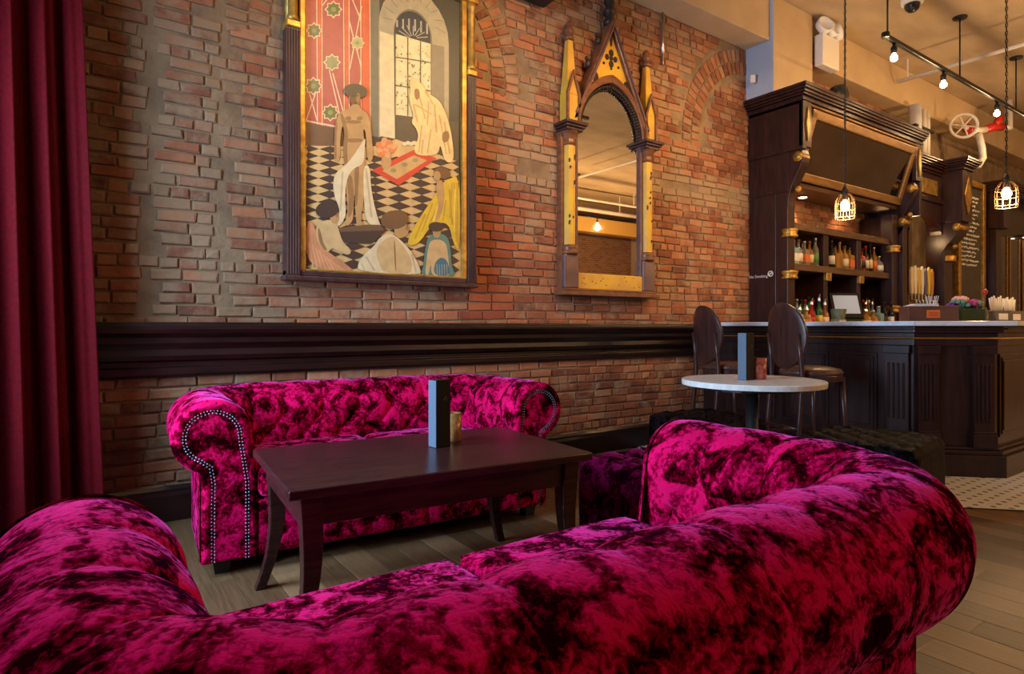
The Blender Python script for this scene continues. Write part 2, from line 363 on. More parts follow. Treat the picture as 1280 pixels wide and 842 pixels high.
# floor: oak planks run away from the brick wall, hexagon mosaic round the bar --
floor = struct(MB().box(XL-.3, XR+.3, YB-.3, YW+.25, -.25, -.012).build('floor', MT['mortar']))
prest = MB(); pd = []; npl = 0
def tile_zone(x, y): return x > 4.12 and y > .72 and x+y > 5.77
pw = .145; xi = XL
while xi < XR:
    y = YB - random.uniform(0,1.2)
    while y < YW:
        L_ = random.uniform(1.0,1.5); y0, y1 = max(y,YB), min(y+L_, YW-.03); y += L_
        if y1-y0 < .05: continue
        a, b = xi+.001, min(xi+pw-.001, XR); segs = [(y0,y1,0)]
        xm = (a+b)/2
        cutoff = None
        if b > 4.12:
            lim = lambda xx: max(.72, 5.77-xx) if xx > 4.12 else 99
            ya, yb = lim(max(a,4.13)), lim(b)
        else: ya = yb = 99
        e0, e1 = min(y1-.001, ya), min(y1-.001, yb)
        if e0 <= y0+.02 or e1 <= y0+.02: continue
        t = .0015
        vs = [(a,y0,-.012),(b,y0,-.012),(b,e1,-.012),(a,e0,-.012),(a,y0,-t),(b,y0,-t),(b,e1,-t),(a,e0,-t),(a+t,y0+t,0),(b-t,y0+t,0),(b-t,e1-t,0),(a+t,e0-t,0)]
        fs = [(8,9,10,11)]
        for k in range(4): fs += [(k,(k+1)%4,4+(k+1)%4,4+k),(4+k,4+(k+1)%4,8+(k+1)%4,8+k)]
        col = (random.random(), random.random(), random.random())
        if -.1 < xm < 4.7 and .05 < (y0+y1)/2 < 4 and npl < 290:
            mb = MB(); mb.add(vs, fs); o = mb.build('plank', MT['plank'], floor, loc=(xm,(y0+y1)/2,0)); piece_attr(o, [col]*9); npl += 1
        else: prest.add(vs, fs); pd += [col]*9
    xi += pw
o = prest.build('plank_field', MT['plank'], floor); piece_attr(o, pd); stuff(o)
m = bpy.data.materials.new('hexagon_mosaic'); m.use_nodes = True; N, L = nt(m); b = N['Principled BSDF']
geo = N.new('ShaderNodeNewGeometry')
def lattice(sx, sy, ox, oy):
    mp = N.new('ShaderNodeMapping'); mp.inputs['Location'].default_value = (ox, oy, 0); L.new(geo.outputs['Position'], mp.inputs[0])
    wr = N.new('ShaderNodeVectorMath'); wr.operation = 'MODULO'; L.new(mp.outputs[0], wr.inputs[0]); wr.inputs[1].default_value = (sx, sy, 1000)
    sbn = N.new('ShaderNodeVectorMath'); sbn.operation = 'SUBTRACT'; L.new(wr.outputs[0], sbn.inputs[0]); sbn.inputs[1].default_value = (sx/2, sy/2, 0)
    ml = N.new('ShaderNodeVectorMath'); ml.operation = 'MULTIPLY'; L.new(sbn.outputs[0], ml.inputs[0]); ml.inputs[1].default_value = (1,1,0)
    ln = N.new('ShaderNodeVectorMath'); ln.operation = 'LENGTH'; L.new(ml.outputs[0], ln.inputs[0]); return ln.outputs['Value']
def pair(s_):
    a_, b2 = lattice(s_, s_*1.732, 10*s_, 10*s_*1.732), lattice(s_, s_*1.732, 10.5*s_, 10.5*s_*1.732)
    mn = N.new('ShaderNodeMath'); mn.operation = 'MINIMUM'; L.new(a_, mn.inputs[0]); L.new(b2, mn.inputs[1]); return mn.outputs[0]
d1 = pair(.088); d2 = pair(.0293)
lt = N.new('ShaderNodeMath'); lt.operation = 'LESS_THAN'; L.new(d1, lt.inputs[0]); lt.inputs[1].default_value = .0155
gt = N.new('ShaderNodeMath'); gt.operation = 'GREATER_THAN'; L.new(d2, gt.inputs[0]); gt.inputs[1].default_value = .0150
mx1 = N.new('ShaderNodeMix'); mx1.data_type = 'RGBA'; L.new(lt.outputs[0], mx1.inputs[0]); mx1.inputs[6].default_value = (.82,.82,.80,1); mx1.inputs[7].default_value = (.10,.10,.11,1)
mx2 = N.new('ShaderNodeMix'); mx2.data_type = 'RGBA'; L.new(gt.outputs[0], mx2.inputs[0]); L.new(mx1.outputs[2], mx2.inputs[6]); mx2.inputs[7].default_value = (.36,.34,.31,1)
L.new(mx2.outputs[2], b.inputs['Base Color']); b.inputs['Roughness'].default_value = .35
hexp = MB(); hexp.prism([(4.12,YW),(4.12,1.65),(5.05,.72),(XR,.72),(XR,YW)], XY, -.012, 0)
hx = hexp.build('mosaic_tiling', m, floor); stuff(hx)
MB_ = MB(); MB_.tube([(4.11,YW-.05,.001),(4.11,1.645,.001),(5.045,.71,.001),(XR,.71,.001)], .006, 6); MB_.build('edging_strip', MT['espresso'], floor)
# other walls -------------------------------------------------------------------
wl = MB(); wy0, wy1, wz0, wz1 = 2.0, 3.20, .55, 2.95
wl.box(XL-.25, XL, YB, wy0, 0, ZC); wl.box(XL-.25, XL, wy1, YW, 0, ZC); wl.box(XL-.25, XL, wy0, wy1, 0, wz0); wl.box(XL-.25, XL, wy0, wy1, wz1, ZC)
struct(wl.build('wall_left', MT['plaster']))
win = MB()
win.box(XL-.16, XL-.08, wy0, wy0+.07, wz0, wz1); win.box(XL-.16, XL-.08, wy1-.07, wy1, wz0, wz1); win.box(XL-.16, XL-.08, wy0, wy1, wz0, wz0+.08); win.box(XL-.16, XL-.08, wy0, wy1, wz1-.08, wz1)
win.box(XL-.15, XL-.09, 2.50, 2.55, wz0, wz1); win.box(XL-.15, XL-.09, wy0, wy1, 2.2, 2.25)
wo = struct(win.build('window_1', MT['espresso']))
gm = bpy.data.materials.new('clear_window_glass'); gm.use_nodes = True; N, L = nt(gm); N.remove(N['Principled BSDF'])
tr = N.new('ShaderNodeBsdfTransparent'); gl = N.new('ShaderNodeBsdfGlossy'); gl.inputs['Roughness'].default_value = .02; mxs = N.new('ShaderNodeMixShader'); mxs.inputs[0].default_value = .06
L.new(tr.outputs[0], mxs.inputs[1]); L.new(gl.outputs[0], mxs.inputs[2]); L.new(mxs.outputs[0], N['Material Output'].inputs[0])
MT['glass'] = gm
for a,b2,c,d in ((wy0+.07,2.50,wz0+.08,2.2),(2.55,wy1-.07,wz0+.08,2.2),(wy0+.07,2.50,2.25,wz1-.08),(2.55,wy1-.07,2.25,wz1-.08)):
    MB().box(XL-.124, XL-.118, a, b2, c, d).build('pane', gm, wo)
m = attr_mat('plain_far_brick', [(.16,.06,.03),(.30,.13,.07)], .85, mortar=(.42,.3,.2))
bt = MT['far_brick'] = bpy.data.materials.new('far_brick_courses'); bt.use_nodes = True; N, L = nt(bt); b = N['Principled BSDF']
br = N.new('ShaderNodeTexBrick'); br.inputs['Scale'].default_value = 1; br.inputs['Brick Width'].default_value = .21; br.inputs['Row Height'].default_value = .0665; br.inputs['Mortar Size'].default_value = .007
br.inputs['Color1'].default_value = (.36,.16,.085,1); br.inputs['Color2'].default_value = (.22,.09,.05,1); br.inputs['Mortar'].default_value = (.4,.3,.2,1)
tc = N.new('ShaderNodeTexCoord'); mp = N.new('ShaderNodeMapping'); mp.inputs['Rotation'].default_value = (PI/2,0,0); L.new(tc.outputs['Object'], mp.inputs[0]); L.new(mp.outputs[0], br.inputs[0]); L.new(br.outputs[0], b.inputs['Base Color']); b.inputs['Roughness'].default_value = .85
struct(MB().box(XL-.25, XR+.25, YB-.25, YB, 0, ZC).build('wall_front', bt))
struct(MB().box(XR, XR+.25, YB, YW, 0, ZC).build('wall_right', MT['plaster']))
# ------------------------------------------------------------------ chesterfield sofas
def make_sofa(name, label, loc, rz, du):
    T = thing(name, label, 'sofa', loc, rz, None)
    hw, yf, yb, rc, R, cz, cn = .65, -.46, .14, .10, .16, .605, .19
    path = []; nref = .15
    def seg(p, q, nrm, u0):
        n = max(2, int(math.hypot(q[0]-p[0], q[1]-p[1])/du)); Lg = math.hypot(q[0]-p[0], q[1]-p[1])
        for i in range(n): t = i/n; path.append((p[0]+(q[0]-p[0])*t, p[1]+(q[1]-p[1])*t, nrm[0], nrm[1], u0+Lg*t))
        return u0+Lg
    def crn(c, a0, a1, u0):
        Lg = PI/2*(rc+nref); n = max(6, int(Lg*1.6/du))
        for i in range(n):
            t = i/n; a = math.radians(a0+(a1-a0)*t); path.append((c[0]+rc*math.cos(a), c[1]+rc*math.sin(a), math.cos(a), math.sin(a), u0+Lg*t))
        return u0+Lg
    u = seg((-hw,yf),(-hw,yb-rc),(-1,0),0); u = crn((-hw+rc,yb-rc),180,90,u); u = seg((-hw+rc,yb),(hw-rc,yb),(0,1),u)
    u = crn((hw-rc,yb-rc),90,0,u); u = seg((hw,yb-rc),(hw,yf),(1,0),u); path.append((hw,yf,1,0,u)); UT = u
    su = UT/round(UT/.20); sv = .125
    # profile from the seat up the inside, over the roll and round to the outer panel
    pts = []; v = 0
    z0 = .26; Li = cz-z0
    ni = int(Li/du)
    for i in range(ni): t = i/ni; pts.append((.045-.015*t, z0+Li*t, -1, 0, Li*t))
    La = math.radians(250)*R; na = int(La/du)
    for i in range(na+1):
        t = i/na; a = math.radians(180-250*t); pts.append((cn+R*math.cos(a), cz+R*math.sin(a), math.cos(a), math.sin(a), Li+La*t))
    v0 = .10; vl = v0+2*sv       # button rows: .10 .225 .35
    rows = [v0, v0+sv, vl]
    rnd = random.Random(3); wob = [(rnd.uniform(-1,1), rnd.uniform(6,22), rnd.uniform(5,18), rnd.uniform(0,6)) for _ in range(7)]
    def disp(u, v):
        k = (v-v0)/(2*sv); a = u/su+k; b = u/su-k
        fade = sstep(0, .07, v)
        if v <= vl: p = (abs(math.sin(PI*a))*abs(math.sin(PI*b)))**.5
        else:
            p = abs(math.sin(PI*(u/su+1))); fade *= 1-.80*sstep(vl, vl+.30, v)
        d = -.038*(1-p**.42)*fade
        if v <= vl+sv*.6:
            j = round((v-v0)/sv); j = min(2, max(0, j)); ph = .5 if j % 2 else 0
            uu = (round(u/su-ph)+ph)*su; rr = math.hypot(u-uu, v-rows[j]); d -= .014*math.exp(-(rr/.02)**2)
        w = sum(A*math.sin(f*u+g*v+h) for A,f,g,h in wob); d += .0022*w*fade
        d += .006*fade*(1-sstep(vl+.1, vl+.5, v))
        return d
    mb = MB(); nv = len(pts)
    vs = []
    for (x,y,nx,ny,uu) in path:
        edge = min(uu, UT-uu); ef = sstep(0, .07, edge)
        for (n,z,pn,pz,vv) in pts:
            d = disp(uu, vv)*ef - (1-ef)*.012*(1-sstep(0,.02,edge)*.6)
            nn = n+pn*d; vs.append((x+nx*nn, y+ny*nn, z+pz*d))
    np_ = len(path)
    mb.add(vs, [(i*nv+j, (i+1)*nv+j, (i+1)*nv+j+1, i*nv+j+1) for i in range(np_-1) for j in range(nv-1)])
    mb.build('tufted_back_and_arms', MT['velvet'], T, smooth=True)
    # outer panel
    mb = MB(); op = [(.20,.46),(.236,.44),(.24,.40),(.24,.10),(.236,.075),(.225,.065),(.02,.065)]
    vs = [(x+nx*n, y+ny*n, z) for (x,y,nx,ny,uu) in path[::2]+[path[-1]] for n,z in op]
    k = len(op); q = len(vs)//k
    mb.add(vs, [(i*k+j,(i+1)*k+j,(i+1)*k+j+1,i*k+j+1) for i in range(q-1) for j in range(k-1)])
    mb.build('outer_panel', MT['velvet'], T, smooth=True)
    # buttons
    mb = MB()
    for j, v in enumerate(rows):
        ph = .5 if j % 2 else 0; c = ph
        while c*su < UT-.05:
            uu = c*su; c += 1
            if uu < .06: continue
            pa = min(path, key=lambda p: abs(p[4]-uu)); pr = min(pts, key=lambda p: abs(p[4]-v))
            n = pr[0]+pr[2]*(-.034); zz = pr[1]+pr[3]*(-.034)
            mb.ball((pa[0]+pa[2]*n, pa[1]+pa[3]*n, zz), .012, 8, 5)
    stuff(mb.build('tuft_buttons', MT['velvet'], T, smooth=True))
    # scroll fronts with nailheads
    out = [(.0,.065),(.0,.2),(.0,.4)]+[(cn+R*math.cos(math.radians(180-250*i/30)), cz+R*math.sin(math.radians(180-250*i/30))) for i in range(31)]+[(.238,.40),(.24,.30),(.24,.18),(.24,.065)]
    def inset(poly, d):
        r = []; n = len(poly)
        for i in range(n):
            a = poly[max(0,i-1)]; b = poly[min(n-1,i+1)]; tx, tz = b[0]-a[0], b[1]-a[1]; l = math.hypot(tx,tz); r.append((poly[i][0]+tz/l*d, poly[i][1]-tx/l*d))
        return r
    for sgn in (-1, 1):
        fn = lambda n,z,d: (sgn*(hw+n), d, z)
        I = inset(out, .052); Mi = inset(out, .012); Mi2 = inset(out, .036)
        mb = MB(); C = [out, Mi, Mi2, I]; D = [yf+.012, yf-.010, yf-.014, yf-.002]
        vs = [fn(n,z,d) for cu,d in zip(C,D) for n,z in cu]; nn = len(out)
        mb.add(vs, [(r*nn+i, r*nn+i+1, (r+1)*nn+i+1, (r+1)*nn+i) for r in range(3) for i in range(nn-1)])
        sc_ = mb.build('arm_front', MT['velvet'], T, smooth=True)
        mb = MB(); mb.prism(I, fn, yf+.01, yf-.008); mb.build('arm_front_panel', MT['velvet'], sc_, bevel=.006)
        mb = MB()
        for dd in (.046, .058):
            P = inset(out, dd); acc = 0
            P = [P[0]]+P[1:]
            dense = []
            for a, b in zip(P, P[1:]):
                m = max(1, int(math.hypot(b[0]-a[0], b[1]-a[1])/.003)); dense += [(a[0]+(b[0]-a[0])*i/m, a[1]+(b[1]-a[1])*i/m) for i in range(m)]
            last = None
            for p in dense:
                if last is None or math.hypot(p[0]-last[0], p[1]-last[1]) >= .0125: mb.ball(fn(p[0],p[1],yf-.009), .0044, 6, 4); last = p
        stuff(mb.build('nailheads', MT['nail'], sc_, smooth=True))
    # seat cushions
    def cushion(x0,x1,y0,y1,z0,z1,r,puff,nx=30,ny=22,nz=8):
        bm = bmesh.new(); mb = MB()
        def face(fn, a, b): mb.grid(a, b, fn)
        c = ((x0+x1)/2,(y0+y1)/2,(z0+z1)/2); h = ((x1-x0)/2,(y1-y0)/2,(z1-z0)/2)
        def rd(p):
            p = Vector(p); q = Vector([max(-h[i]+r, min(h[i]-r, p[i])) for i in range(3)]); d = p-q
            if d.length > 1e-6: p = q+d.normalized()*r
            if p.z > 0: p.z += puff*max(0,(1-(p.x/h[0])**2))**.6*max(0,(1-(p.y/h[1])**2))**.6
            return p+Vector(c)
        S = lambda t,i: (2*t-1)*h[i]
        mb.grid(nx,ny,lambda s,t: rd((S(s,0),S(t,1),h[2]))); mb.grid(nx,ny,lambda s,t: rd((S(s,0),S(t,1),-h[2])))
        mb.grid(nx,nz,lambda s,t: rd((S(s,0),-h[1],S(t,2)))); mb.grid(nx,nz,lambda s,t: rd((S(s,0),h[1],S(t,2))))
        mb.grid(ny,nz,lambda s,t: rd((-h[0],S(s,1),S(t,2)))); mb.grid(ny,nz,lambda s,t: rd((h[0],S(s,1),S(t,2))))
        return mb
    for a, b in ((-hw-.01,-.004),(.004,hw+.01)):
        cu = cushion(a, b, yf-.065, yb+.02, .325, .450, .035, .025).build('seat_cushion', MT['velvet'], T, smooth=True)
        pp = MB(); pp.tube([(a+.02,yf-.060,.44),(b-.02,yf-.060,.44)], .005, 6); pp.tube([(a+.02,yf-.06,.325),(b-.02,yf-.06,.325)], .005, 6); pp.build('piping', MT['velvet'], cu, smooth=True)
    mb = MB()
    def fr(s, t):
        x = -hw-.01+(2*hw+.02)*s; z = .065+.245*t; e = math.sin(PI*t)**.25 if 0 < t < 1 else 0
        return (x, yf-.018 - .028*e*(abs(math.sin(PI*x/.145))**.3*.75+.25) + (.02 if t in (0,1) else 0), z)
    mb.grid(150, 14, fr); mb.build('front_rail', MT['velvet'], T, smooth=True)
    MB().box(-hw-.13, hw+.13, yf+.03, yb+.12, .07, .30).build('base_frame', MT['espresso'], T)
    for x in (-.80,.80):
        for y in (yf+.06, yb+.12): MB().taper((x,y,0),.028,.028,(x,y,.068),.038,.038).build('foot', MT['black'], T)
    return T
make_sofa('chesterfield_sofa', 'crimson crushed-velvet chesterfield sofa against the brick wall, nailhead scroll arm showing', (1.335,3.31,0), math.radians(-4), .0095)
make_sofa('chesterfield_sofa', 'crimson crushed-velvet chesterfield sofa seen over its tufted back, facing the coffee table', (.84,.96,0), PI, .0075)

# ------------------------------------------------------------------ ottomans
def ottoman(name, label, loc, rz, w, h, mt, cat='ottoman', tuft=True, group=None):
    T = thing(name, label, cat, loc, rz, group); mb = MB(); hw = w/2; r = .045; n = 40
    def top(s, t):
        x, y = (2*s-1)*hw, (2*t-1)*hw; q = (max(-hw+r,min(hw-r,x)), max(-hw+r,min(hw-r,y))); dx, dy = x-q[0], y-q[1]; l = math.hypot(dx,dy)
        zz = h
        if l > 1e-6: k = min(l,r)/max(abs(dx),abs(dy),1e-6)*max(abs(dx),abs(dy))/r; 
        e = max(abs(x),abs(y)); zz = h - (r-math.sqrt(max(0,r*r-max(0,e-hw+r)**2)))
        if l > r: x, y = q[0]+dx/l*r, q[1]+dy/l*r
        if tuft:
            a = (x+y)/.16; b = (x-y)/.16; f = sstep(hw, hw-.07, e) if False else 1-sstep(hw-.07, hw, e)
            zz += f*(-.03*(1-(abs(math.sin(PI*a))*abs(math.sin(PI*b)))**.4)+.02)
        return (x, y, zz)
    mb.grid(n, n, top); mb.build('padded_top', mt, T, smooth=True)
    mb = MB(); ring = []
    for k in range(64):
        a = 2*PI*k/64; c, s = math.cos(a), math.sin(a); q = 1/max(abs(c),abs(s)); x, y = c*q*hw, s*q*hw
        qx, qy = max(-hw+r,min(hw-r,x)), max(-hw+r,min(hw-r,y)); l = math.hypot(x-qx,y-qy)
        if l > r: x, y = qx+(x-qx)/l*r, qy+(y-qy)/l*r
        ring.append((x,y))
    lv = [(.05,.985),(.07,1.0),(h*.5,1.01),(h-r-.005,1.0),(h-r+.01,.99)]
    vs = [(x*s, y*s, z) for z,s in lv for x,y in ring]
    mb.add(vs, [(i*64+k, i*64+(k+1)%64, (i+1)*64+(k+1)%64, (i+1)*64+k) for i in range(len(lv)-1) for k in range(64)]+[tuple(range(64))])
    mb.build('upholstered_sides', mt, T, smooth=True)
    for sx in (-1,1):
        for sy in (-1,1): MB().taper((sx*(hw-.06),sy*(hw-.06),0),.02,.02,(sx*(hw-.06),sy*(hw-.06),.055),.028,.028).build('foot', MT['black'], T)
ottoman('cube_ottoman', 'dark maroon crushed-velvet cube ottoman beside the end of the coffee table', (2.22,2.05,0), math.radians(-4), .48, .44, MT['velvet_maroon'])
ottoman('square_ottoman', 'black-brown tufted crushed-velvet ottoman between round table and the pilastered bar corner', (3.70,1.72,0), math.radians(8), .62, .45, MT['velvet_dark'])
ottoman('square_ottoman', 'black-brown tufted crushed-velvet ottoman behind the round table, below the bar stools', (3.62,2.78,0), math.radians(-5), .58, .45, MT['velvet_dark'])

# ------------------------------------------------------------------ coffee table
T = thing('coffee_table', 'dark-stained rectangular wooden coffee table with flared legs between the two sofas', 'table', (1.145,2.29,0), math.radians(-4.5))
tw, td, th = .59, .385, .57
tp = MB().box(-tw, tw, -td, td, th-.032, th).build('table_top', MT['table'], T, bevel=.005)
ap = MB(); iw, idp = tw-.06, td-.055
MB().box(-iw, iw, -idp, -idp+.025, th-.135, th-.032).build('apron', MT['table'], T, bevel=.003)
MB().box(-iw, iw, idp-.025, idp, th-.135, th-.032).build('apron', MT['table'], T, bevel=.003)
for sx in (-1,1): MB().box(sx*iw-.012, sx*iw+.012, -idp, idp, th-.135, th-.032).build('apron', MT['table'], T, bevel=.003)
for sx in (-1,1):
    for sy in (-1,1):
        mb = MB(); prev = None; pts = []
        for i in range(13):
            t = i/12; z = (th-.032)*(1-t); k = t*t*t
            c = (sx*(iw-.015 + .055*k - .012*math.sin(PI*t)), sy*(idp-.015 + .030*k - .006*math.sin(PI*t))); h = .034-.014*sstep(.12,.95,t); pts.append((c[0],c[1],z,h))
        vs = [(x+i*h, y+j*h, z) for x,y,z,h in pts for i,j in ((-1,-1),(1,-1),(1,1),(-1,1))]
        mb.add(vs, [(r*4+k, r*4+(k+1)%4, (r+1)*4+(k+1)%4, (r+1)*4+k) for r in range(12) for k in range(4)]+[(0,1,2,3),(48,49,50,51)])
        mb.build('leg', MT['table'], T, bevel=.004)
def menu(loc, rz, w, d, h, label, mt_edge):
    T = thing('menu_holder', label, 'menu', loc, rz)
    MB().box(-w/2, w/2, -d/2, d/2, 0, h).build('cover', MT['menu'], T, bevel=.002)
    MB().box(-w/2-.0022, -w/2-.0002, -d/2+.001, d/2-.001, .002, h-.002).build('daylit_side', mt_edge, T)  # black left side coloured blue for the window daylight falling on it
    mb = MB(); mb.tube([(.0,-d/2-.001,h*.70),(.012,-d/2-.001,h*.745),(.02,-d/2-.001,h*.72),(.008,-d/2-.001,h*.69)], .0022, 5); mb.build('cover_emblem', MT['brownmould'], T)
menu((1.255,2.33,.57), math.radians(6), .072, .058, .285, 'tall black menu block with pale blue-lit edge standing on the coffee table', MT['menu_daylit'])
menu((3.12,2.12,.775), math.radians(2), .077, .054, .27, 'tall black menu block standing on the white round table', MT['menu_daylit'])
def candle(loc, r, h, body, label):
    T = thing('candle_holder', label, 'candle', loc)
    MB().lathe([(r*.9,0),(r,.005),(r,h),(r*.88,h),(r*.86,h*.35),(.001,h*.33)], seg=24).build('glass_cup', body, T, smooth=True)
    MB().lathe([(r*.8,h*.34),(r*.8,h*.62),(.002,h*.63)], seg=16).build('wax', mat('candle_wax', (.6,.45,.25), .6), T, smooth=True)
MT['mercury'] = mat('speckled_gold_glass', (.20,.13,.03), .3, metal=.4, var=(.42,.16,.06), scale=60, bump=.3)
MT['redglass'] = mat('speckled_red_glass', (.22,.03,.02), .25, var=(.4,.09,.05), scale=50, bump=.3)
candle((1.365,2.41,.57), .038, .125, MT['mercury'], 'short speckled gold glass candle cup beside the menu on the coffee table')
candle((3.215,2.10,.775), .042, .125, MT['redglass'], 'speckled red glass candle cup on the white round table')
# ------------------------------------------------------------------ round table
T = thing('round_table', 'round white stone-topped cafe table on a black pedestal near the bar stools', 'table', (3.17,2.115,0))
MB().lathe([(.37,.742),(.39,.745),(.392,.77),(.388,.775),(.001,.7755)], seg=64).build('table_top', MT['quartz'], T, smooth=False)
MB().lathe([(.28,.722),(.28,.742),(.001,.743)], seg=32).build('support_plate', MT['black'], T)
MB().lathe([(.036,.03),(.036,.40),(.042,.405),(.042,.43),(.034,.435),(.034,.724)], seg=20).build('column', MT['black'], T, smooth=True)
MB().lathe([(.24,0),(.24,.012),(.06,.03),(.04,.05),(.001,.05)], seg=32).build('foot_plate', MT['black'], T, smooth=True)
# ------------------------------------------------------------------ bar stools (face the bar = +x)
def stool(loc, rz, label):
    T = thing('bar_stool', label, 'stool', loc, rz, 'dark wooden bar stools'); sh = .76
    mb = MB(); mb.prism(arc(.02,0,.215,0,360,41,.21)[:-1], XY, sh-.075, sh-.03); mb.build('seat_frame', MT['stoolwood'], T, bevel=.006)
    mb = MB(); mb.lathe([(.195,sh-.035),(.212,sh-.03),(.218,sh-.012),(.20,sh+.012),(.12,sh+.028),(.001,sh+.03)], (.02,0,0), 36); mb.build('seat_cushion', MT['leather'], T, smooth=True)
    # round back board, slightly curved
    mb = MB(); n = 28
    def bp(s, t, off):
        a = 2*PI*s; rr = t; y = .195*rr*math.cos(a); z = .24*rr*math.sin(a)
        return (-.205 - .10*(.23+z)*.6 + .9*y*y*1.2 + off, y, sh+.255+z)
    for off in (0, -.02): mb.grid(n, 6, lambda s,t: bp(s, max(t,.02), off), closeu=True)
    k = len(mb.v)//2
    for i in range(n): mb.f.append([i*6+5, ((i+1)%n)*6+5, k+((i+1)%n)*6+5, k+i*6+5]); mb.m.append(0)
    mb.build('backrest', MT['stoolwood'], T, smooth=True, bevel=.003)
    for sy in (-1,1):
        mb = MB(); mb.tube([(-.262,sy*.165,0),(-.225,sy*.16,.4),(-.195,sy*.155,sh-.05),(-.205,sy*.15,sh+.10),(-.228,sy*.15,sh+.27)], [.015,.017,.019,.017,.013], 10); mb.build('back_leg', MT['stoolwood'], T, smooth=True)
        mb = MB(); mb.tube([(.215,sy*.165,0),(.185,sy*.15,.4),(.17,sy*.14,sh-.05)], [.015,.018,.021], 10); mb.build('front_leg', MT['stoolwood'], T, smooth=True)
        MB().tube([(-.235,sy*.16,.30),(.192,sy*.152,.30)], .011, 8).build('stretcher', MT['stoolwood'], T, smooth=True)
    MB().tube([(.197,-.155,.24),(.197,.155,.24)], .012, 8).build('footrest', MT['steel'], T, smooth=True)
    MB().tube([(-.238,-.16,.36),(-.238,.16,.36)], .011, 8).build('stretcher', MT['stoolwood'], T, smooth=True)
stool((4.40,2.47,0), math.radians(-18), 'dark wooden round-backed bar stool nearer the pilastered corner of the bar')
stool((4.42,3.18,0), math.radians(-18), 'dark wooden round-backed bar stool nearer the brick wall')
# ------------------------------------------------------------------ curtain
T = thing('curtain', 'heavy floor-length crimson velvet curtain hanging at the window corner', 'curtain', (-.25,3.55,0))
def cur(s, t):
    z = .015+4.15*(1-t); fl = .86+.2*t**1.2
    x = -.60+.64*s*fl + .0; y = 3.34+.30*s
    amp = (.040+.022*t)*(1-.25*s); ph = 2*PI*(4.3*s**1.1+.03*math.sin(5*t)*(1-s))
    o = amp*(math.sin(ph)+.35*math.sin(2.3*ph+1))
    return (x+o*.45+.25, y-o-3.55, z)
mb = MB(); mb.grid(180, 40, cur); o = mb.build('drape', MT['drape'], T, smooth=True); sd = o.modifiers.new('thick','SOLIDIFY'); sd.thickness = .006
MB().tube([(-.36,3.10-3.55,4.18),(-.36,3.44-3.55,4.18),(.33,3.80-3.55,4.18)], .02, 10).build('pole', MT['black'], T, smooth=True)
for p in ((-.37,3.10,4.18),(.33,3.80,4.18)): MB().ball((p[0],p[1]-3.55,p[2]), .035, 10, 8).build('pole_finial', MT['black'], T, smooth=True)
PCOL = {'rose':(0.42,0.1,0.09),'vermilion':(0.62,0.13,0.05),'cream':(0.72,0.55,0.38),'green':(0.14,0.17,0.05),'sagedark':(0.17,0.18,0.09),'sage':(0.28,0.29,0.14),'sagelight':(0.42,0.44,0.2),'umber':(0.15,0.085,0.05),'slate1':(0.055,0.055,0.045),'slate2':(0.17,0.165,0.13),'stone':(0.36,0.34,0.25),'creamlight':(0.68,0.6,0.4),'stonegrey':(0.22,0.2,0.15),'navy':(0.035,0.04,0.05),'paleblue':(0.34,0.36,0.34),'pane':(0.66,0.64,0.42),'umbergrey':(0.09,0.075,0.05),'tan':(0.6,0.42,0.2),'umberdark':(0.055,0.035,0.03),'red':(0.58,0.06,0.03),'tanrug':(0.55,0.36,0.16),'tanvase':(0.48,0.3,0.14),'orange':(0.66,0.22,0.07),'peach':(0.66,0.34,0.18),'robe':(0.76,0.6,0.3),'robeshade':(0.55,0.38,0.15),'skindark':(0.16,0.085,0.035),'olive':(0.09,0.075,0.045),'skin':(0.46,0.29,0.13),'skinmid':(0.28,0.16,0.07),'skinlight':(0.58,0.42,0.22),'linen':(0.68,0.6,0.42),'linenshade':(0.5,0.42,0.27),'coral':(0.56,0.25,0.13),'hairbrown':(0.16,0.085,0.04),'yellow':(0.66,0.47,0.035),'ochre':(0.5,0.32,0.03),'yellowlight':(0.78,0.62,0.12),'teal':(0.1,0.22,0.21),'blue':(0.05,0.16,0.25)}
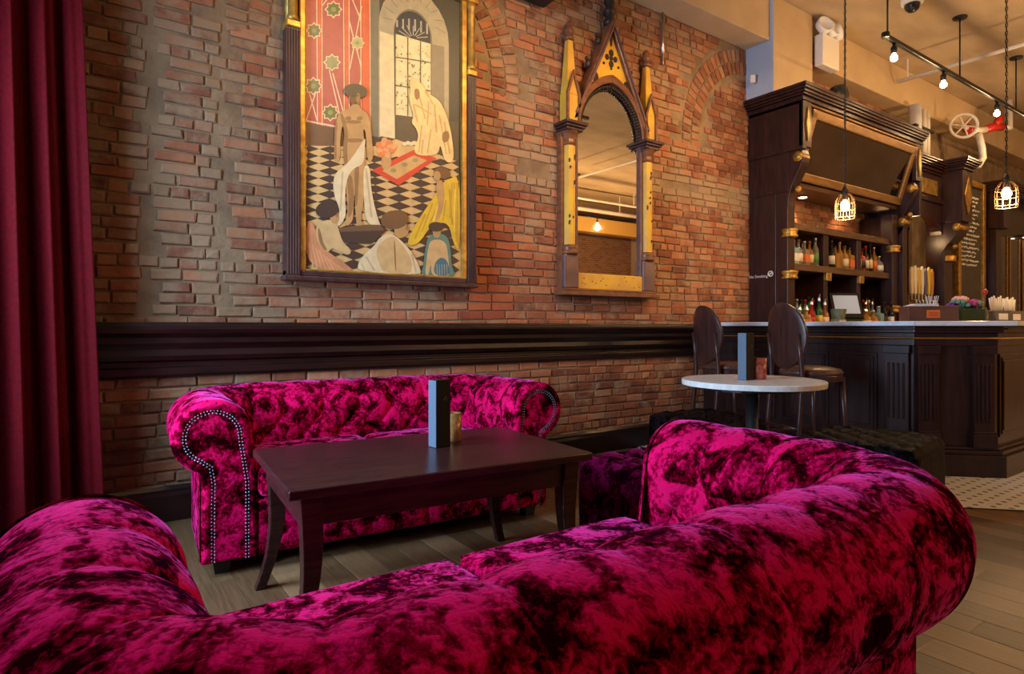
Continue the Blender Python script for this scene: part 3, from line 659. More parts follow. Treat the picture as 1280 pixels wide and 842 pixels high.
PSHAPES = [
('rose',[(-0.585,1.914),(-0.585,2.03),(-0.159,2.03),(-0.154,0.944),(-0.567,0.954)]),
('vermilion',[(-0.493,2.03),(-0.475,2.03),(-0.471,0.892),(-0.486,0.92)]),
('vermilion',[(-0.322,2.03),(-0.3,2.03),(-0.295,0.923),(-0.316,0.951)]),
('vermilion',[(-0.206,2.03),(-0.155,2.03),(-0.152,0.949),(-0.2,0.972)]),
('cream',[(-0.505,2.03),(-0.498,0.945),(-0.492,0.946),(-0.499,2.03)]),
('cream',[(-0.471,2.03),(-0.469,0.95),(-0.463,0.951),(-0.466,2.03)]),
('cream',[(-0.333,2.03),(-0.326,0.965),(-0.32,0.967),(-0.327,2.03)]),
('cream',[(-0.296,2.03),(-0.293,0.955),(-0.287,0.957),(-0.29,2.03)]),
('cream',[(-0.218,2.03),(-0.213,0.94),(-0.207,0.941),(-0.211,2.03)]),
('cream',[(-0.155,2.03),(-0.15,0.944),(-0.144,0.946),(-0.148,2.03)]),
('cream',[(-0.284,1.349),(-0.203,1.783),(-0.211,1.782),(-0.292,1.348)]),
('cream',[(-0.297,1.664),(-0.216,1.388),(-0.208,1.391),(-0.289,1.668)]),
('cream',[(-0.562,0.965),(-0.485,1.212),(-0.492,1.212),(-0.569,0.966)]),
('cream',[(-0.566,1.193),(-0.501,0.976),(-0.494,0.98),(-0.559,1.197)]),
('cream',[(-0.289,1.005),(-0.208,1.297),(-0.216,1.298),(-0.296,1.006)]),
('cream',[(-0.425,1.315),(-0.357,1.038),(-0.349,1.041),(-0.418,1.318)]),
('cream',[(-0.403,1.298),(-0.334,1.065),(-0.326,1.068),(-0.395,1.301)]),
('cream',[(-0.463,1.704),(-0.327,1.926),(-0.333,1.929),(-0.469,1.707)]),
('cream',[(-0.296,1.846),(-0.216,1.686),(-0.208,1.692),(-0.289,1.851)]),
('cream',[(-0.335,1.722),(-0.354,1.7),(-0.353,1.676),(-0.378,1.67),(-0.394,1.647),(-0.411,1.66),(-0.435,1.652),(-0.434,1.677),(-0.452,1.687),(-0.434,1.709),(-0.435,1.733),(-0.411,1.739),(-0.394,1.762),(-0.378,1.749),(-0.353,1.758),(-0.354,1.733)]),
('green',[(-0.346,1.719),(-0.361,1.701),(-0.36,1.681),(-0.381,1.676),(-0.394,1.657),(-0.408,1.668),(-0.428,1.661),(-0.427,1.682),(-0.442,1.691),(-0.427,1.708),(-0.428,1.728),(-0.408,1.733),(-0.394,1.752),(-0.381,1.741),(-0.36,1.748),(-0.361,1.728)]),
('sage',[(-0.377,1.709),(-0.382,1.696),(-0.394,1.688),(-0.406,1.689),(-0.411,1.7),(-0.406,1.713),(-0.394,1.721),(-0.382,1.72)]),
('cream',[(-0.463,1.551),(-0.48,1.531),(-0.479,1.508),(-0.502,1.503),(-0.517,1.482),(-0.532,1.495),(-0.555,1.488),(-0.554,1.511),(-0.57,1.522),(-0.554,1.541),(-0.555,1.564),(-0.532,1.569),(-0.517,1.59),(-0.502,1.577),(-0.479,1.585),(-0.48,1.562)]),
('sagedark',[(-0.473,1.548),(-0.487,1.532),(-0.486,1.513),(-0.505,1.509),(-0.517,1.492),(-0.53,1.503),(-0.548,1.497),(-0.547,1.516),(-0.561,1.524),(-0.547,1.54),(-0.548,1.559),(-0.53,1.563),(-0.517,1.58),(-0.505,1.57),(-0.486,1.576),(-0.487,1.557)]),
('sage',[(-0.502,1.54),(-0.506,1.528),(-0.517,1.521),(-0.528,1.522),(-0.532,1.532),(-0.528,1.544),(-0.517,1.552),(-0.506,1.55)]),
('cream',[(-0.186,1.546),(-0.202,1.528),(-0.201,1.508),(-0.222,1.504),(-0.236,1.485),(-0.25,1.497),(-0.271,1.49),(-0.27,1.511),(-0.285,1.52),(-0.27,1.538),(-0.271,1.557),(-0.25,1.562),(-0.236,1.581),(-0.222,1.569),(-0.201,1.576),(-0.202,1.555)]),
('sagelight',[(-0.195,1.544),(-0.208,1.529),(-0.207,1.513),(-0.224,1.509),(-0.236,1.494),(-0.247,1.503),(-0.264,1.498),(-0.264,1.515),(-0.276,1.522),(-0.264,1.537),(-0.264,1.553),(-0.247,1.557),(-0.236,1.572),(-0.224,1.563),(-0.207,1.568),(-0.208,1.551)]),
('sage',[(-0.222,1.537),(-0.226,1.526),(-0.236,1.519),(-0.246,1.521),(-0.25,1.529),(-0.246,1.54),(-0.236,1.547),(-0.226,1.545)]),
('cream',[(-0.345,1.38),(-0.363,1.359),(-0.362,1.335),(-0.387,1.33),(-0.403,1.308),(-0.42,1.323),(-0.444,1.315),(-0.443,1.34),(-0.461,1.352),(-0.443,1.372),(-0.444,1.396),(-0.42,1.401),(-0.403,1.423),(-0.387,1.409),(-0.362,1.417),(-0.363,1.392)]),
('sage',[(-0.355,1.377),(-0.371,1.36),(-0.369,1.341),(-0.39,1.337),(-0.403,1.319),(-0.417,1.33),(-0.437,1.324),(-0.436,1.344),(-0.451,1.354),(-0.436,1.371),(-0.437,1.391),(-0.417,1.395),(-0.403,1.413),(-0.39,1.401),(-0.369,1.407),(-0.371,1.387)]),
('sage',[(-0.387,1.37),(-0.392,1.357),(-0.403,1.349),(-0.415,1.351),(-0.42,1.362),(-0.415,1.374),(-0.403,1.382),(-0.392,1.38)]),
('cream',[(-0.462,1.202),(-0.481,1.181),(-0.48,1.156),(-0.505,1.152),(-0.522,1.13),(-0.538,1.145),(-0.563,1.138),(-0.561,1.164),(-0.58,1.176),(-0.561,1.197),(-0.563,1.222),(-0.538,1.226),(-0.522,1.248),(-0.505,1.233),(-0.48,1.241),(-0.481,1.215)]),
('sagedark',[(-0.473,1.2),(-0.488,1.183),(-0.487,1.162),(-0.508,1.159),(-0.522,1.141),(-0.535,1.153),(-0.555,1.148),(-0.554,1.168),(-0.569,1.179),(-0.554,1.196),(-0.555,1.216),(-0.535,1.219),(-0.522,1.238),(-0.508,1.225),(-0.487,1.231),(-0.488,1.21)]),
('sage',[(-0.505,1.193),(-0.51,1.18),(-0.522,1.172),(-0.533,1.175),(-0.538,1.185),(-0.533,1.199),(-0.522,1.206),(-0.51,1.204)]),
('cream',[(-0.356,1.057),(-0.375,1.037),(-0.373,1.013),(-0.398,1.009),(-0.415,0.988),(-0.431,1.003),(-0.455,0.997),(-0.454,1.021),(-0.472,1.034),(-0.454,1.054),(-0.455,1.077),(-0.431,1.081),(-0.415,1.103),(-0.398,1.088),(-0.373,1.094),(-0.375,1.069)]),
('green',[(-0.367,1.055),(-0.382,1.038),(-0.381,1.019),(-0.401,1.016),(-0.415,0.998),(-0.428,1.011),(-0.448,1.006),(-0.447,1.026),(-0.462,1.036),(-0.447,1.052),(-0.448,1.072),(-0.428,1.075),(-0.415,1.092),(-0.401,1.08),(-0.381,1.085),(-0.382,1.065)]),
('sage',[(-0.398,1.049),(-0.403,1.036),(-0.415,1.029),(-0.426,1.031),(-0.431,1.042),(-0.426,1.055),(-0.415,1.062),(-0.403,1.059)]),
('cream',[(-0.153,1.938),(-0.172,1.916),(-0.17,1.893),(-0.195,1.886),(-0.212,1.863),(-0.229,1.876),(-0.253,1.867),(-0.252,1.891),(-0.27,1.901),(-0.252,1.923),(-0.253,1.946),(-0.229,1.952),(-0.212,1.976),(-0.195,1.963),(-0.17,1.972),(-0.172,1.948)]),
('sage',[(-0.164,1.935),(-0.179,1.917),(-0.178,1.897),(-0.198,1.892),(-0.212,1.873),(-0.226,1.884),(-0.246,1.876),(-0.245,1.896),(-0.26,1.904),(-0.245,1.922),(-0.246,1.941),(-0.226,1.946),(-0.212,1.965),(-0.198,1.955),(-0.178,1.963),(-0.179,1.943)]),
('sage',[(-0.195,1.925),(-0.2,1.912),(-0.212,1.903),(-0.224,1.904),(-0.229,1.914),(-0.224,1.927),(-0.212,1.935),(-0.2,1.935)]),
('cream',[(-0.389,1.953),(-0.406,1.932),(-0.405,1.909),(-0.428,1.903),(-0.444,1.881),(-0.459,1.893),(-0.482,1.884),(-0.481,1.907),(-0.498,1.917),(-0.481,1.938),(-0.482,1.96),(-0.459,1.967),(-0.444,1.989),(-0.428,1.977),(-0.405,1.986),(-0.406,1.963)]),
('green',[(-0.399,1.95),(-0.413,1.932),(-0.412,1.914),(-0.431,1.909),(-0.444,1.89),(-0.457,1.9),(-0.475,1.893),(-0.474,1.912),(-0.488,1.92),(-0.474,1.937),(-0.475,1.956),(-0.457,1.961),(-0.444,1.979),(-0.431,1.97),(-0.412,1.977),(-0.413,1.958)]),
('sage',[(-0.428,1.94),(-0.433,1.928),(-0.444,1.919),(-0.455,1.92),(-0.46,1.93),(-0.455,1.942),(-0.444,1.951),(-0.433,1.95)]),
('cream',[(-0.573,0.958),(-0.377,0.957),(-0.375,0.969),(-0.571,0.969)]),
('umber',[(-0.572,0.955),(-0.149,0.945),(-0.149,0.847),(-0.567,0.805)]),
('slate1',[(-0.149,2.03),(0.503,2.03),(0.53,2.027),(0.53,0.856),(-0.144,0.936)]),
('slate2',[(-0.149,2.03),(-0.085,2.03),(-0.083,0.947),(-0.144,0.945)]),
('stone',[(-0.09,0.946),(-0.09,1.696),(-0.082,1.774),(-0.057,1.848),(-0.017,1.912),(0.036,1.963),(0.098,1.996),(0.166,2.01),(0.235,2.002),(0.3,1.974),(0.358,1.925),(0.402,1.86),(0.431,1.782),(0.44,1.698),(0.44,1.144)]),
('slate2',[(0.008,1.754),(-0.062,1.749),(-0.063,1.745),(0.007,1.75)]),
('slate2',[(0.021,1.802),(-0.044,1.826),(-0.046,1.822),(0.019,1.798)]),
('slate2',[(0.046,1.846),(-0.008,1.895),(-0.011,1.891),(0.043,1.843)]),
('slate2',[(0.081,1.883),(0.041,1.951),(0.038,1.948),(0.077,1.881)]),
('slate2',[(0.123,1.91),(0.102,1.989),(0.098,1.987),(0.119,1.908)]),
('slate2',[(0.169,1.924),(0.169,2.006),(0.165,2.005),(0.165,1.922)]),
('slate2',[(0.216,1.923),(0.237,2.0),(0.233,2.0),(0.212,1.923)]),
('slate2',[(0.259,1.908),(0.301,1.97),(0.297,1.972),(0.256,1.909)]),
('slate2',[(0.295,1.88),(0.354,1.919),(0.352,1.922),(0.293,1.883)]),
('slate2',[(0.32,1.84),(0.391,1.851),(0.392,1.855),(0.321,1.844)]),
('slate2',[(0.333,1.793),(0.411,1.772),(0.413,1.776),(0.335,1.797)]),
('slate2',[(0.016,0.957),(0.016,1.67),(0.02,1.719),(0.035,1.765),(0.057,1.805),(0.087,1.837),(0.121,1.858),(0.159,1.867),(0.197,1.863),(0.233,1.847),(0.264,1.818),(0.288,1.779),(0.303,1.733),(0.308,1.683),(0.308,1.124)]),
('creamlight',[(-0.083,1.651),(0.018,1.65),(0.026,0.956),(-0.083,0.956)]),
('stonegrey',[(0.303,1.667),(0.403,1.674),(0.403,1.147),(0.303,1.138)]),
('navy',[(0.023,1.665),(0.023,1.689),(0.028,1.729),(0.041,1.767),(0.062,1.8),(0.089,1.826),(0.121,1.844),(0.156,1.852),(0.192,1.849),(0.225,1.836),(0.253,1.813),(0.276,1.782),(0.289,1.745),(0.294,1.704),(0.294,1.667)]),
('paleblue',[(0.137,1.669),(0.056,1.695),(0.053,1.689),(0.134,1.664)]),
('paleblue',[(0.143,1.678),(0.078,1.725),(0.073,1.719),(0.139,1.673)]),
('paleblue',[(0.153,1.685),(0.116,1.747),(0.111,1.743),(0.147,1.681)]),
('paleblue',[(0.165,1.689),(0.165,1.757),(0.158,1.755),(0.158,1.688)]),
('paleblue',[(0.176,1.689),(0.213,1.752),(0.208,1.754),(0.17,1.69)]),
('paleblue',[(0.184,1.685),(0.251,1.734),(0.249,1.738),(0.181,1.689)]),
('paleblue',[(0.188,1.677),(0.272,1.705),(0.272,1.711),(0.187,1.683)]),
('paleblue',[(0.035,1.759),(0.035,1.711),(0.048,1.715),(0.048,1.763)]),
('paleblue',[(0.079,1.778),(0.079,1.714),(0.092,1.718),(0.092,1.782)]),
('paleblue',[(0.123,1.793),(0.123,1.717),(0.136,1.72),(0.136,1.797)]),
('paleblue',[(0.168,1.801),(0.168,1.719),(0.182,1.723),(0.182,1.805)]),
('paleblue',[(0.214,1.803),(0.214,1.722),(0.227,1.726),(0.227,1.806)]),
('paleblue',[(0.26,1.799),(0.26,1.725),(0.274,1.729),(0.274,1.803)]),
('pane',[(0.026,1.664),(0.294,1.665),(0.294,1.137),(0.026,1.118)]),
('sagelight',[(0.199,1.3),(0.194,1.292),(0.185,1.29),(0.18,1.297),(0.185,1.305),(0.194,1.307)]),
('stone',[(0.276,1.642),(0.272,1.637),(0.264,1.634),(0.26,1.638),(0.264,1.643),(0.272,1.646)]),
('stone',[(0.05,1.527),(0.047,1.522),(0.041,1.52),(0.038,1.524),(0.041,1.529),(0.047,1.531)]),
('sagedark',[(0.177,1.371),(0.173,1.365),(0.165,1.363),(0.161,1.368),(0.165,1.374),(0.173,1.376)]),
('stone',[(0.081,1.219),(0.079,1.212),(0.074,1.211),(0.072,1.217),(0.074,1.225),(0.079,1.226)]),
('sagedark',[(0.07,1.328),(0.068,1.319),(0.063,1.318),(0.061,1.326),(0.063,1.334),(0.068,1.335)]),
('sagedark',[(0.041,1.252),(0.037,1.247),(0.028,1.245),(0.024,1.249),(0.028,1.254),(0.037,1.256)]),
('sagelight',[(0.286,1.412),(0.282,1.407),(0.275,1.405),(0.271,1.408),(0.275,1.413),(0.282,1.415)]),
('stone',[(0.286,1.568),(0.283,1.562),(0.278,1.561),(0.275,1.565),(0.278,1.571),(0.283,1.572)]),
('sagedark',[(0.078,1.539),(0.075,1.531),(0.07,1.529),(0.067,1.536),(0.07,1.544),(0.075,1.546)]),
('sagelight',[(0.186,1.363),(0.183,1.358),(0.177,1.357),(0.174,1.361),(0.177,1.366),(0.183,1.367)]),
('stone',[(0.246,1.429),(0.243,1.423),(0.238,1.422),(0.236,1.427),(0.238,1.433),(0.243,1.434)]),
('sagedark',[(0.084,1.491),(0.08,1.485),(0.071,1.483),(0.066,1.487),(0.071,1.493),(0.08,1.495)]),
('stone',[(0.139,1.374),(0.136,1.367),(0.13,1.366),(0.127,1.371),(0.13,1.378),(0.136,1.379)]),
('sagedark',[(0.04,1.573),(0.037,1.564),(0.03,1.562),(0.026,1.569),(0.03,1.578),(0.037,1.58)]),
('stone',[(0.066,1.491),(0.064,1.486),(0.058,1.484),(0.055,1.489),(0.058,1.494),(0.064,1.496)]),
('sagedark',[(0.171,1.279),(0.168,1.271),(0.16,1.27),(0.157,1.276),(0.16,1.284),(0.168,1.286)]),
('stone',[(0.133,1.486),(0.128,1.481),(0.119,1.479),(0.115,1.481),(0.119,1.486),(0.128,1.488)]),
('sagedark',[(0.123,1.342),(0.12,1.334),(0.114,1.333),(0.111,1.34),(0.114,1.349),(0.12,1.35)]),
('stone',[(0.175,1.488),(0.172,1.48),(0.166,1.479),(0.164,1.486),(0.166,1.494),(0.172,1.495)]),
('stone',[(0.2,1.31),(0.195,1.305),(0.186,1.303),(0.181,1.306),(0.186,1.311),(0.195,1.313)]),
('sagelight',[(0.052,1.16),(0.047,1.156),(0.039,1.155),(0.035,1.157),(0.039,1.161),(0.047,1.163)]),
('stone',[(0.227,1.487),(0.223,1.481),(0.217,1.479),(0.214,1.484),(0.217,1.49),(0.223,1.491)]),
('sagedark',[(0.053,1.192),(0.049,1.186),(0.041,1.185),(0.037,1.189),(0.041,1.194),(0.049,1.196)]),
('sagelight',[(0.092,1.171),(0.087,1.164),(0.079,1.162),(0.074,1.167),(0.079,1.175),(0.087,1.176)]),
('stone',[(0.239,1.597),(0.236,1.593),(0.23,1.591),(0.227,1.594),(0.23,1.598),(0.236,1.6)]),
('sagelight',[(0.146,1.558),(0.142,1.549),(0.133,1.547),(0.129,1.554),(0.133,1.563),(0.142,1.565)]),
('sagelight',[(0.151,1.404),(0.149,1.399),(0.143,1.397),(0.14,1.401),(0.143,1.407),(0.149,1.408)]),
('sagedark',[(0.156,1.219),(0.153,1.211),(0.147,1.209),(0.144,1.217),(0.147,1.226),(0.153,1.227)]),
('stone',[(0.287,1.372),(0.283,1.367),(0.274,1.365),(0.269,1.368),(0.274,1.373),(0.283,1.375)]),
('sagelight',[(0.164,1.395),(0.16,1.389),(0.151,1.387),(0.147,1.391),(0.151,1.397),(0.16,1.399)]),
('sagelight',[(0.239,1.294),(0.236,1.29),(0.228,1.289),(0.225,1.291),(0.228,1.295),(0.236,1.297)]),
('sagelight',[(0.113,1.363),(0.111,1.357),(0.105,1.356),(0.103,1.361),(0.105,1.367),(0.111,1.368)]),
('stone',[(0.237,1.332),(0.232,1.326),(0.223,1.324),(0.219,1.328),(0.223,1.334),(0.232,1.336)]),
('stone',[(0.083,1.226),(0.079,1.221),(0.072,1.22),(0.069,1.224),(0.072,1.229),(0.079,1.23)]),
('sagelight',[(0.21,1.429),(0.206,1.421),(0.198,1.419),(0.195,1.425),(0.198,1.434),(0.206,1.435)]),
('sagelight',[(0.128,1.329),(0.123,1.322),(0.114,1.321),(0.11,1.325),(0.114,1.331),(0.123,1.333)]),
('sagelight',[(0.275,1.576),(0.271,1.57),(0.265,1.569),(0.262,1.573),(0.265,1.579),(0.271,1.581)]),
('sagedark',[(0.12,1.551),(0.118,1.546),(0.113,1.544),(0.11,1.549),(0.113,1.554),(0.118,1.556)]),
('sagedark',[(0.258,1.522),(0.254,1.514),(0.246,1.512),(0.242,1.518),(0.246,1.526),(0.254,1.528)]),
('sagelight',[(0.081,1.258),(0.077,1.249),(0.071,1.248),(0.067,1.255),(0.071,1.264),(0.077,1.265)]),
('sagelight',[(0.113,1.366),(0.11,1.357),(0.104,1.356),(0.102,1.363),(0.104,1.372),(0.11,1.374)]),
('sagelight',[(0.087,1.345),(0.084,1.34),(0.076,1.339),(0.073,1.342),(0.076,1.347),(0.084,1.349)]),
('sagedark',[(0.215,1.354),(0.211,1.345),(0.201,1.343),(0.197,1.35),(0.201,1.359),(0.211,1.362)]),
('sagedark',[(0.078,1.208),(0.075,1.203),(0.07,1.202),(0.067,1.206),(0.07,1.21),(0.075,1.211)]),
('stone',[(0.085,1.59),(0.082,1.582),(0.077,1.581),(0.074,1.587),(0.077,1.594),(0.082,1.595)]),
('sagelight',[(0.058,1.508),(0.053,1.504),(0.045,1.501),(0.04,1.503),(0.045,1.508),(0.053,1.51)]),
('stone',[(0.142,1.496),(0.138,1.488),(0.129,1.486),(0.125,1.491),(0.129,1.499),(0.138,1.501)]),
('sagelight',[(0.177,1.196),(0.173,1.191),(0.166,1.19),(0.163,1.193),(0.166,1.197),(0.173,1.199)]),
('sagelight',[(0.175,1.476),(0.172,1.471),(0.167,1.469),(0.164,1.474),(0.167,1.479),(0.172,1.481)]),
('sagelight',[(0.071,1.42),(0.067,1.414),(0.06,1.413),(0.056,1.417),(0.06,1.423),(0.067,1.424)]),
('sagelight',[(0.073,1.338),(0.07,1.333),(0.063,1.332),(0.06,1.335),(0.063,1.34),(0.07,1.341)]),
('sagelight',[(0.068,1.561),(0.066,1.557),(0.062,1.556),(0.06,1.559),(0.062,1.563),(0.066,1.564)]),
('sagedark',[(0.18,1.354),(0.178,1.345),(0.172,1.344),(0.169,1.351),(0.172,1.359),(0.178,1.361)]),
('sagedark',[(0.181,1.437),(0.178,1.431),(0.171,1.429),(0.168,1.434),(0.171,1.441),(0.178,1.442)]),
('sagedark',[(0.219,1.467),(0.215,1.461),(0.208,1.46),(0.204,1.463),(0.208,1.469),(0.215,1.47)]),
('stone',[(0.288,1.432),(0.286,1.423),(0.282,1.422),(0.279,1.43),(0.282,1.439),(0.286,1.44)]),
('sagedark',[(0.115,1.199),(0.112,1.194),(0.105,1.193),(0.102,1.196),(0.105,1.2),(0.112,1.202)]),
('stone',[(0.193,1.434),(0.191,1.429),(0.187,1.428),(0.185,1.432),(0.187,1.436),(0.191,1.437)]),
('sagelight',[(0.135,1.404),(0.133,1.395),(0.127,1.394),(0.125,1.401),(0.127,1.41),(0.133,1.411)]),
('stone',[(0.24,1.534),(0.235,1.526),(0.227,1.524),(0.222,1.53),(0.227,1.538),(0.235,1.54)]),
('stone',[(0.109,1.392),(0.106,1.384),(0.1,1.382),(0.096,1.389),(0.1,1.398),(0.106,1.399)]),
('sagedark',[(0.265,1.245),(0.261,1.24),(0.253,1.238),(0.249,1.242),(0.253,1.247),(0.261,1.249)]),
('stone',[(0.174,1.478),(0.17,1.473),(0.162,1.471),(0.158,1.474),(0.162,1.478),(0.17,1.48)]),
('sagelight',[(0.124,1.311),(0.121,1.307),(0.117,1.306),(0.115,1.309),(0.117,1.313),(0.121,1.314)]),
('sagedark',[(0.18,1.322),(0.176,1.315),(0.167,1.313),(0.163,1.318),(0.167,1.325),(0.176,1.327)]),
('stone',[(0.042,1.25),(0.038,1.243),(0.031,1.241),(0.028,1.247),(0.031,1.255),(0.038,1.256)]),
('stone',[(0.283,1.361),(0.28,1.354),(0.273,1.352),(0.27,1.358),(0.273,1.366),(0.28,1.367)]),
('stone',[(0.223,1.235),(0.219,1.23),(0.21,1.229),(0.206,1.231),(0.21,1.236),(0.219,1.237)]),
('stone',[(0.253,1.334),(0.249,1.326),(0.242,1.325),(0.238,1.33),(0.242,1.338),(0.249,1.339)]),
('sagedark',[(0.157,1.485),(0.154,1.478),(0.147,1.476),(0.144,1.482),(0.147,1.488),(0.154,1.49)]),
('sagedark',[(0.163,1.477),(0.16,1.471),(0.154,1.469),(0.151,1.474),(0.154,1.481),(0.16,1.483)]),
('stone',[(0.051,1.273),(0.047,1.265),(0.039,1.263),(0.035,1.269),(0.039,1.277),(0.047,1.279)]),
('sagelight',[(0.206,1.626),(0.203,1.621),(0.197,1.62),(0.194,1.622),(0.197,1.627),(0.203,1.628)]),
('sagedark',[(0.142,1.402),(0.138,1.397),(0.129,1.395),(0.125,1.398),(0.129,1.404),(0.138,1.406)]),
('sagelight',[(0.204,1.207),(0.2,1.197),(0.191,1.196),(0.187,1.203),(0.191,1.212),(0.2,1.214)]),
('sagedark',[(0.218,1.442),(0.215,1.436),(0.207,1.434),(0.204,1.439),(0.207,1.445),(0.215,1.447)]),
('sagedark',[(0.078,1.327),(0.075,1.32),(0.068,1.319),(0.065,1.324),(0.068,1.332),(0.075,1.333)]),
('sagelight',[(0.229,1.516),(0.225,1.508),(0.218,1.506),(0.214,1.513),(0.218,1.521),(0.225,1.522)]),
('stone',[(0.261,1.59),(0.259,1.583),(0.254,1.582),(0.252,1.588),(0.254,1.595),(0.259,1.597)]),
('sagelight',[(0.161,1.467),(0.158,1.462),(0.152,1.461),(0.149,1.464),(0.152,1.468),(0.158,1.469)]),
('sagelight',[(0.217,1.571),(0.213,1.566),(0.205,1.564),(0.201,1.568),(0.205,1.573),(0.213,1.575)]),
('sagedark',[(0.279,1.405),(0.276,1.399),(0.271,1.397),(0.268,1.403),(0.271,1.41),(0.276,1.411)]),
('sagelight',[(0.104,1.276),(0.099,1.268),(0.09,1.266),(0.086,1.272),(0.09,1.28),(0.099,1.282)]),
('stone',[(0.258,1.444),(0.255,1.437),(0.25,1.436),(0.247,1.442),(0.25,1.45),(0.255,1.451)]),
('sagelight',[(0.202,1.597),(0.2,1.589),(0.196,1.588),(0.194,1.595),(0.196,1.604),(0.2,1.605)]),
('stone',[(0.168,1.423),(0.164,1.417),(0.155,1.415),(0.151,1.419),(0.155,1.426),(0.164,1.428)]),
('sagedark',[(0.119,1.259),(0.116,1.253),(0.109,1.252),(0.106,1.256),(0.109,1.262),(0.116,1.263)]),
('stone',[(0.256,1.221),(0.252,1.216),(0.245,1.214),(0.241,1.218),(0.245,1.223),(0.252,1.224)]),
('sagelight',[(0.066,1.17),(0.063,1.165),(0.057,1.163),(0.054,1.167),(0.057,1.172),(0.063,1.173)]),
('slate1',[(0.116,1.662),(0.116,1.127),(0.122,1.128),(0.122,1.663)]),
('slate1',[(0.212,1.663),(0.212,1.133),(0.218,1.134),(0.218,1.665)]),
('slate1',[(0.023,1.663),(0.023,1.118),(0.029,1.119),(0.029,1.664)]),
('slate1',[(0.025,1.504),(0.294,1.531),(0.295,1.537),(0.026,1.509)]),
('slate1',[(0.025,1.313),(0.294,1.334),(0.295,1.339),(0.026,1.319)]),
('umbergrey',[(0.028,1.117),(0.518,1.159),(0.518,0.854),(0.028,0.952)]),
('stone',[(0.4,1.149),(0.437,1.156),(0.44,1.139),(0.4,1.137)]),
('tan',[(-0.572,0.045),(-0.572,0.809),(-0.144,0.871),(0.031,0.953),(0.518,0.874),(0.54,0.425),(0.54,0.045)]),
('umberdark',[(-0.569,0.794),(-0.554,0.815),(-0.486,0.801),(-0.554,0.771)]),
('umberdark',[(-0.486,0.801),(-0.417,0.831),(-0.346,0.817),(-0.417,0.786)]),
('umberdark',[(-0.346,0.817),(-0.274,0.848),(-0.2,0.834),(-0.274,0.802)]),
('umberdark',[(-0.569,0.75),(-0.556,0.771),(-0.488,0.757),(-0.556,0.727)]),
('umberdark',[(-0.488,0.756),(-0.418,0.787),(-0.346,0.772),(-0.418,0.741)]),
('umberdark',[(-0.346,0.772),(-0.273,0.803),(-0.199,0.788),(-0.273,0.756)]),
('umberdark',[(-0.199,0.787),(-0.123,0.82),(-0.045,0.804),(-0.123,0.772)]),
('umberdark',[(-0.045,0.804),(0.035,0.837),(0.116,0.822),(0.035,0.788)]),
('umberdark',[(0.116,0.821),(0.199,0.855),(0.284,0.84),(0.199,0.806)]),
('umberdark',[(0.284,0.84),(0.371,0.875),(0.46,0.859),(0.371,0.824)]),
('umberdark',[(0.46,0.859),(0.521,0.89),(0.521,0.86),(0.521,0.838)]),
('umberdark',[(-0.569,0.706),(-0.559,0.727),(-0.489,0.711),(-0.559,0.681)]),
('umberdark',[(-0.489,0.711),(-0.419,0.742),(-0.347,0.726),(-0.419,0.695)]),
('umberdark',[(-0.347,0.725),(-0.273,0.757),(-0.198,0.741),(-0.273,0.709)]),
('umberdark',[(-0.198,0.74),(-0.121,0.773),(-0.042,0.756),(-0.121,0.724)]),
('umberdark',[(-0.042,0.756),(0.038,0.789),(0.12,0.773),(0.038,0.74)]),
('umberdark',[(0.12,0.773),(0.204,0.807),(0.29,0.79),(0.204,0.756)]),
('umberdark',[(0.29,0.79),(0.378,0.825),(0.469,0.808),(0.378,0.773)]),
('umberdark',[(0.469,0.808),(0.521,0.838),(0.521,0.808),(0.521,0.785)]),
('umberdark',[(-0.569,0.66),(-0.561,0.681),(-0.491,0.665),(-0.561,0.635)]),
('umberdark',[(-0.491,0.664),(-0.42,0.695),(-0.347,0.678),(-0.42,0.648)]),
('umberdark',[(-0.347,0.678),(-0.272,0.71),(-0.196,0.693),(-0.272,0.661)]),
('umberdark',[(-0.196,0.692),(-0.119,0.725),(-0.039,0.707),(-0.119,0.675)]),
('umberdark',[(-0.039,0.707),(0.042,0.74),(0.125,0.723),(0.042,0.689)]),
('umberdark',[(0.125,0.723),(0.21,0.757),(0.297,0.739),(0.21,0.705)]),
('umberdark',[(0.297,0.739),(0.386,0.774),(0.477,0.756),(0.386,0.721)]),
('umberdark',[(0.477,0.756),(0.521,0.785),(0.521,0.754),(0.521,0.731)]),
('umberdark',[(-0.569,0.614),(-0.563,0.635),(-0.492,0.618),(-0.563,0.587)]),
('umberdark',[(-0.492,0.617),(-0.421,0.648),(-0.347,0.63),(-0.421,0.599)]),
('umberdark',[(-0.347,0.63),(-0.272,0.661),(-0.195,0.644),(-0.272,0.612)]),
('umberdark',[(-0.195,0.643),(-0.117,0.676),(-0.037,0.657),(-0.117,0.625)]),
('umberdark',[(-0.037,0.657),(0.045,0.69),(0.129,0.672),(0.045,0.638)]),
('umberdark',[(0.129,0.671),(0.215,0.706),(0.303,0.687),(0.215,0.652)]),
('umberdark',[(0.303,0.687),(0.393,0.722),(0.485,0.703),(0.393,0.667)]),
('umberdark',[(0.485,0.702),(0.521,0.731),(0.521,0.699),(0.521,0.676)]),
('umberdark',[(-0.569,0.566),(-0.565,0.588),(-0.494,0.569),(-0.565,0.539)]),
('umberdark',[(-0.494,0.569),(-0.421,0.6),(-0.347,0.581),(-0.421,0.55)]),
('umberdark',[(-0.347,0.58),(-0.272,0.612),(-0.194,0.593),(-0.272,0.561)]),
('umberdark',[(-0.194,0.593),(-0.115,0.625),(-0.034,0.606),(-0.115,0.573)]),
('umberdark',[(-0.034,0.606),(0.049,0.639),(0.134,0.62),(0.049,0.586)]),
('umberdark',[(0.134,0.619),(0.221,0.653),(0.309,0.634),(0.221,0.599)]),
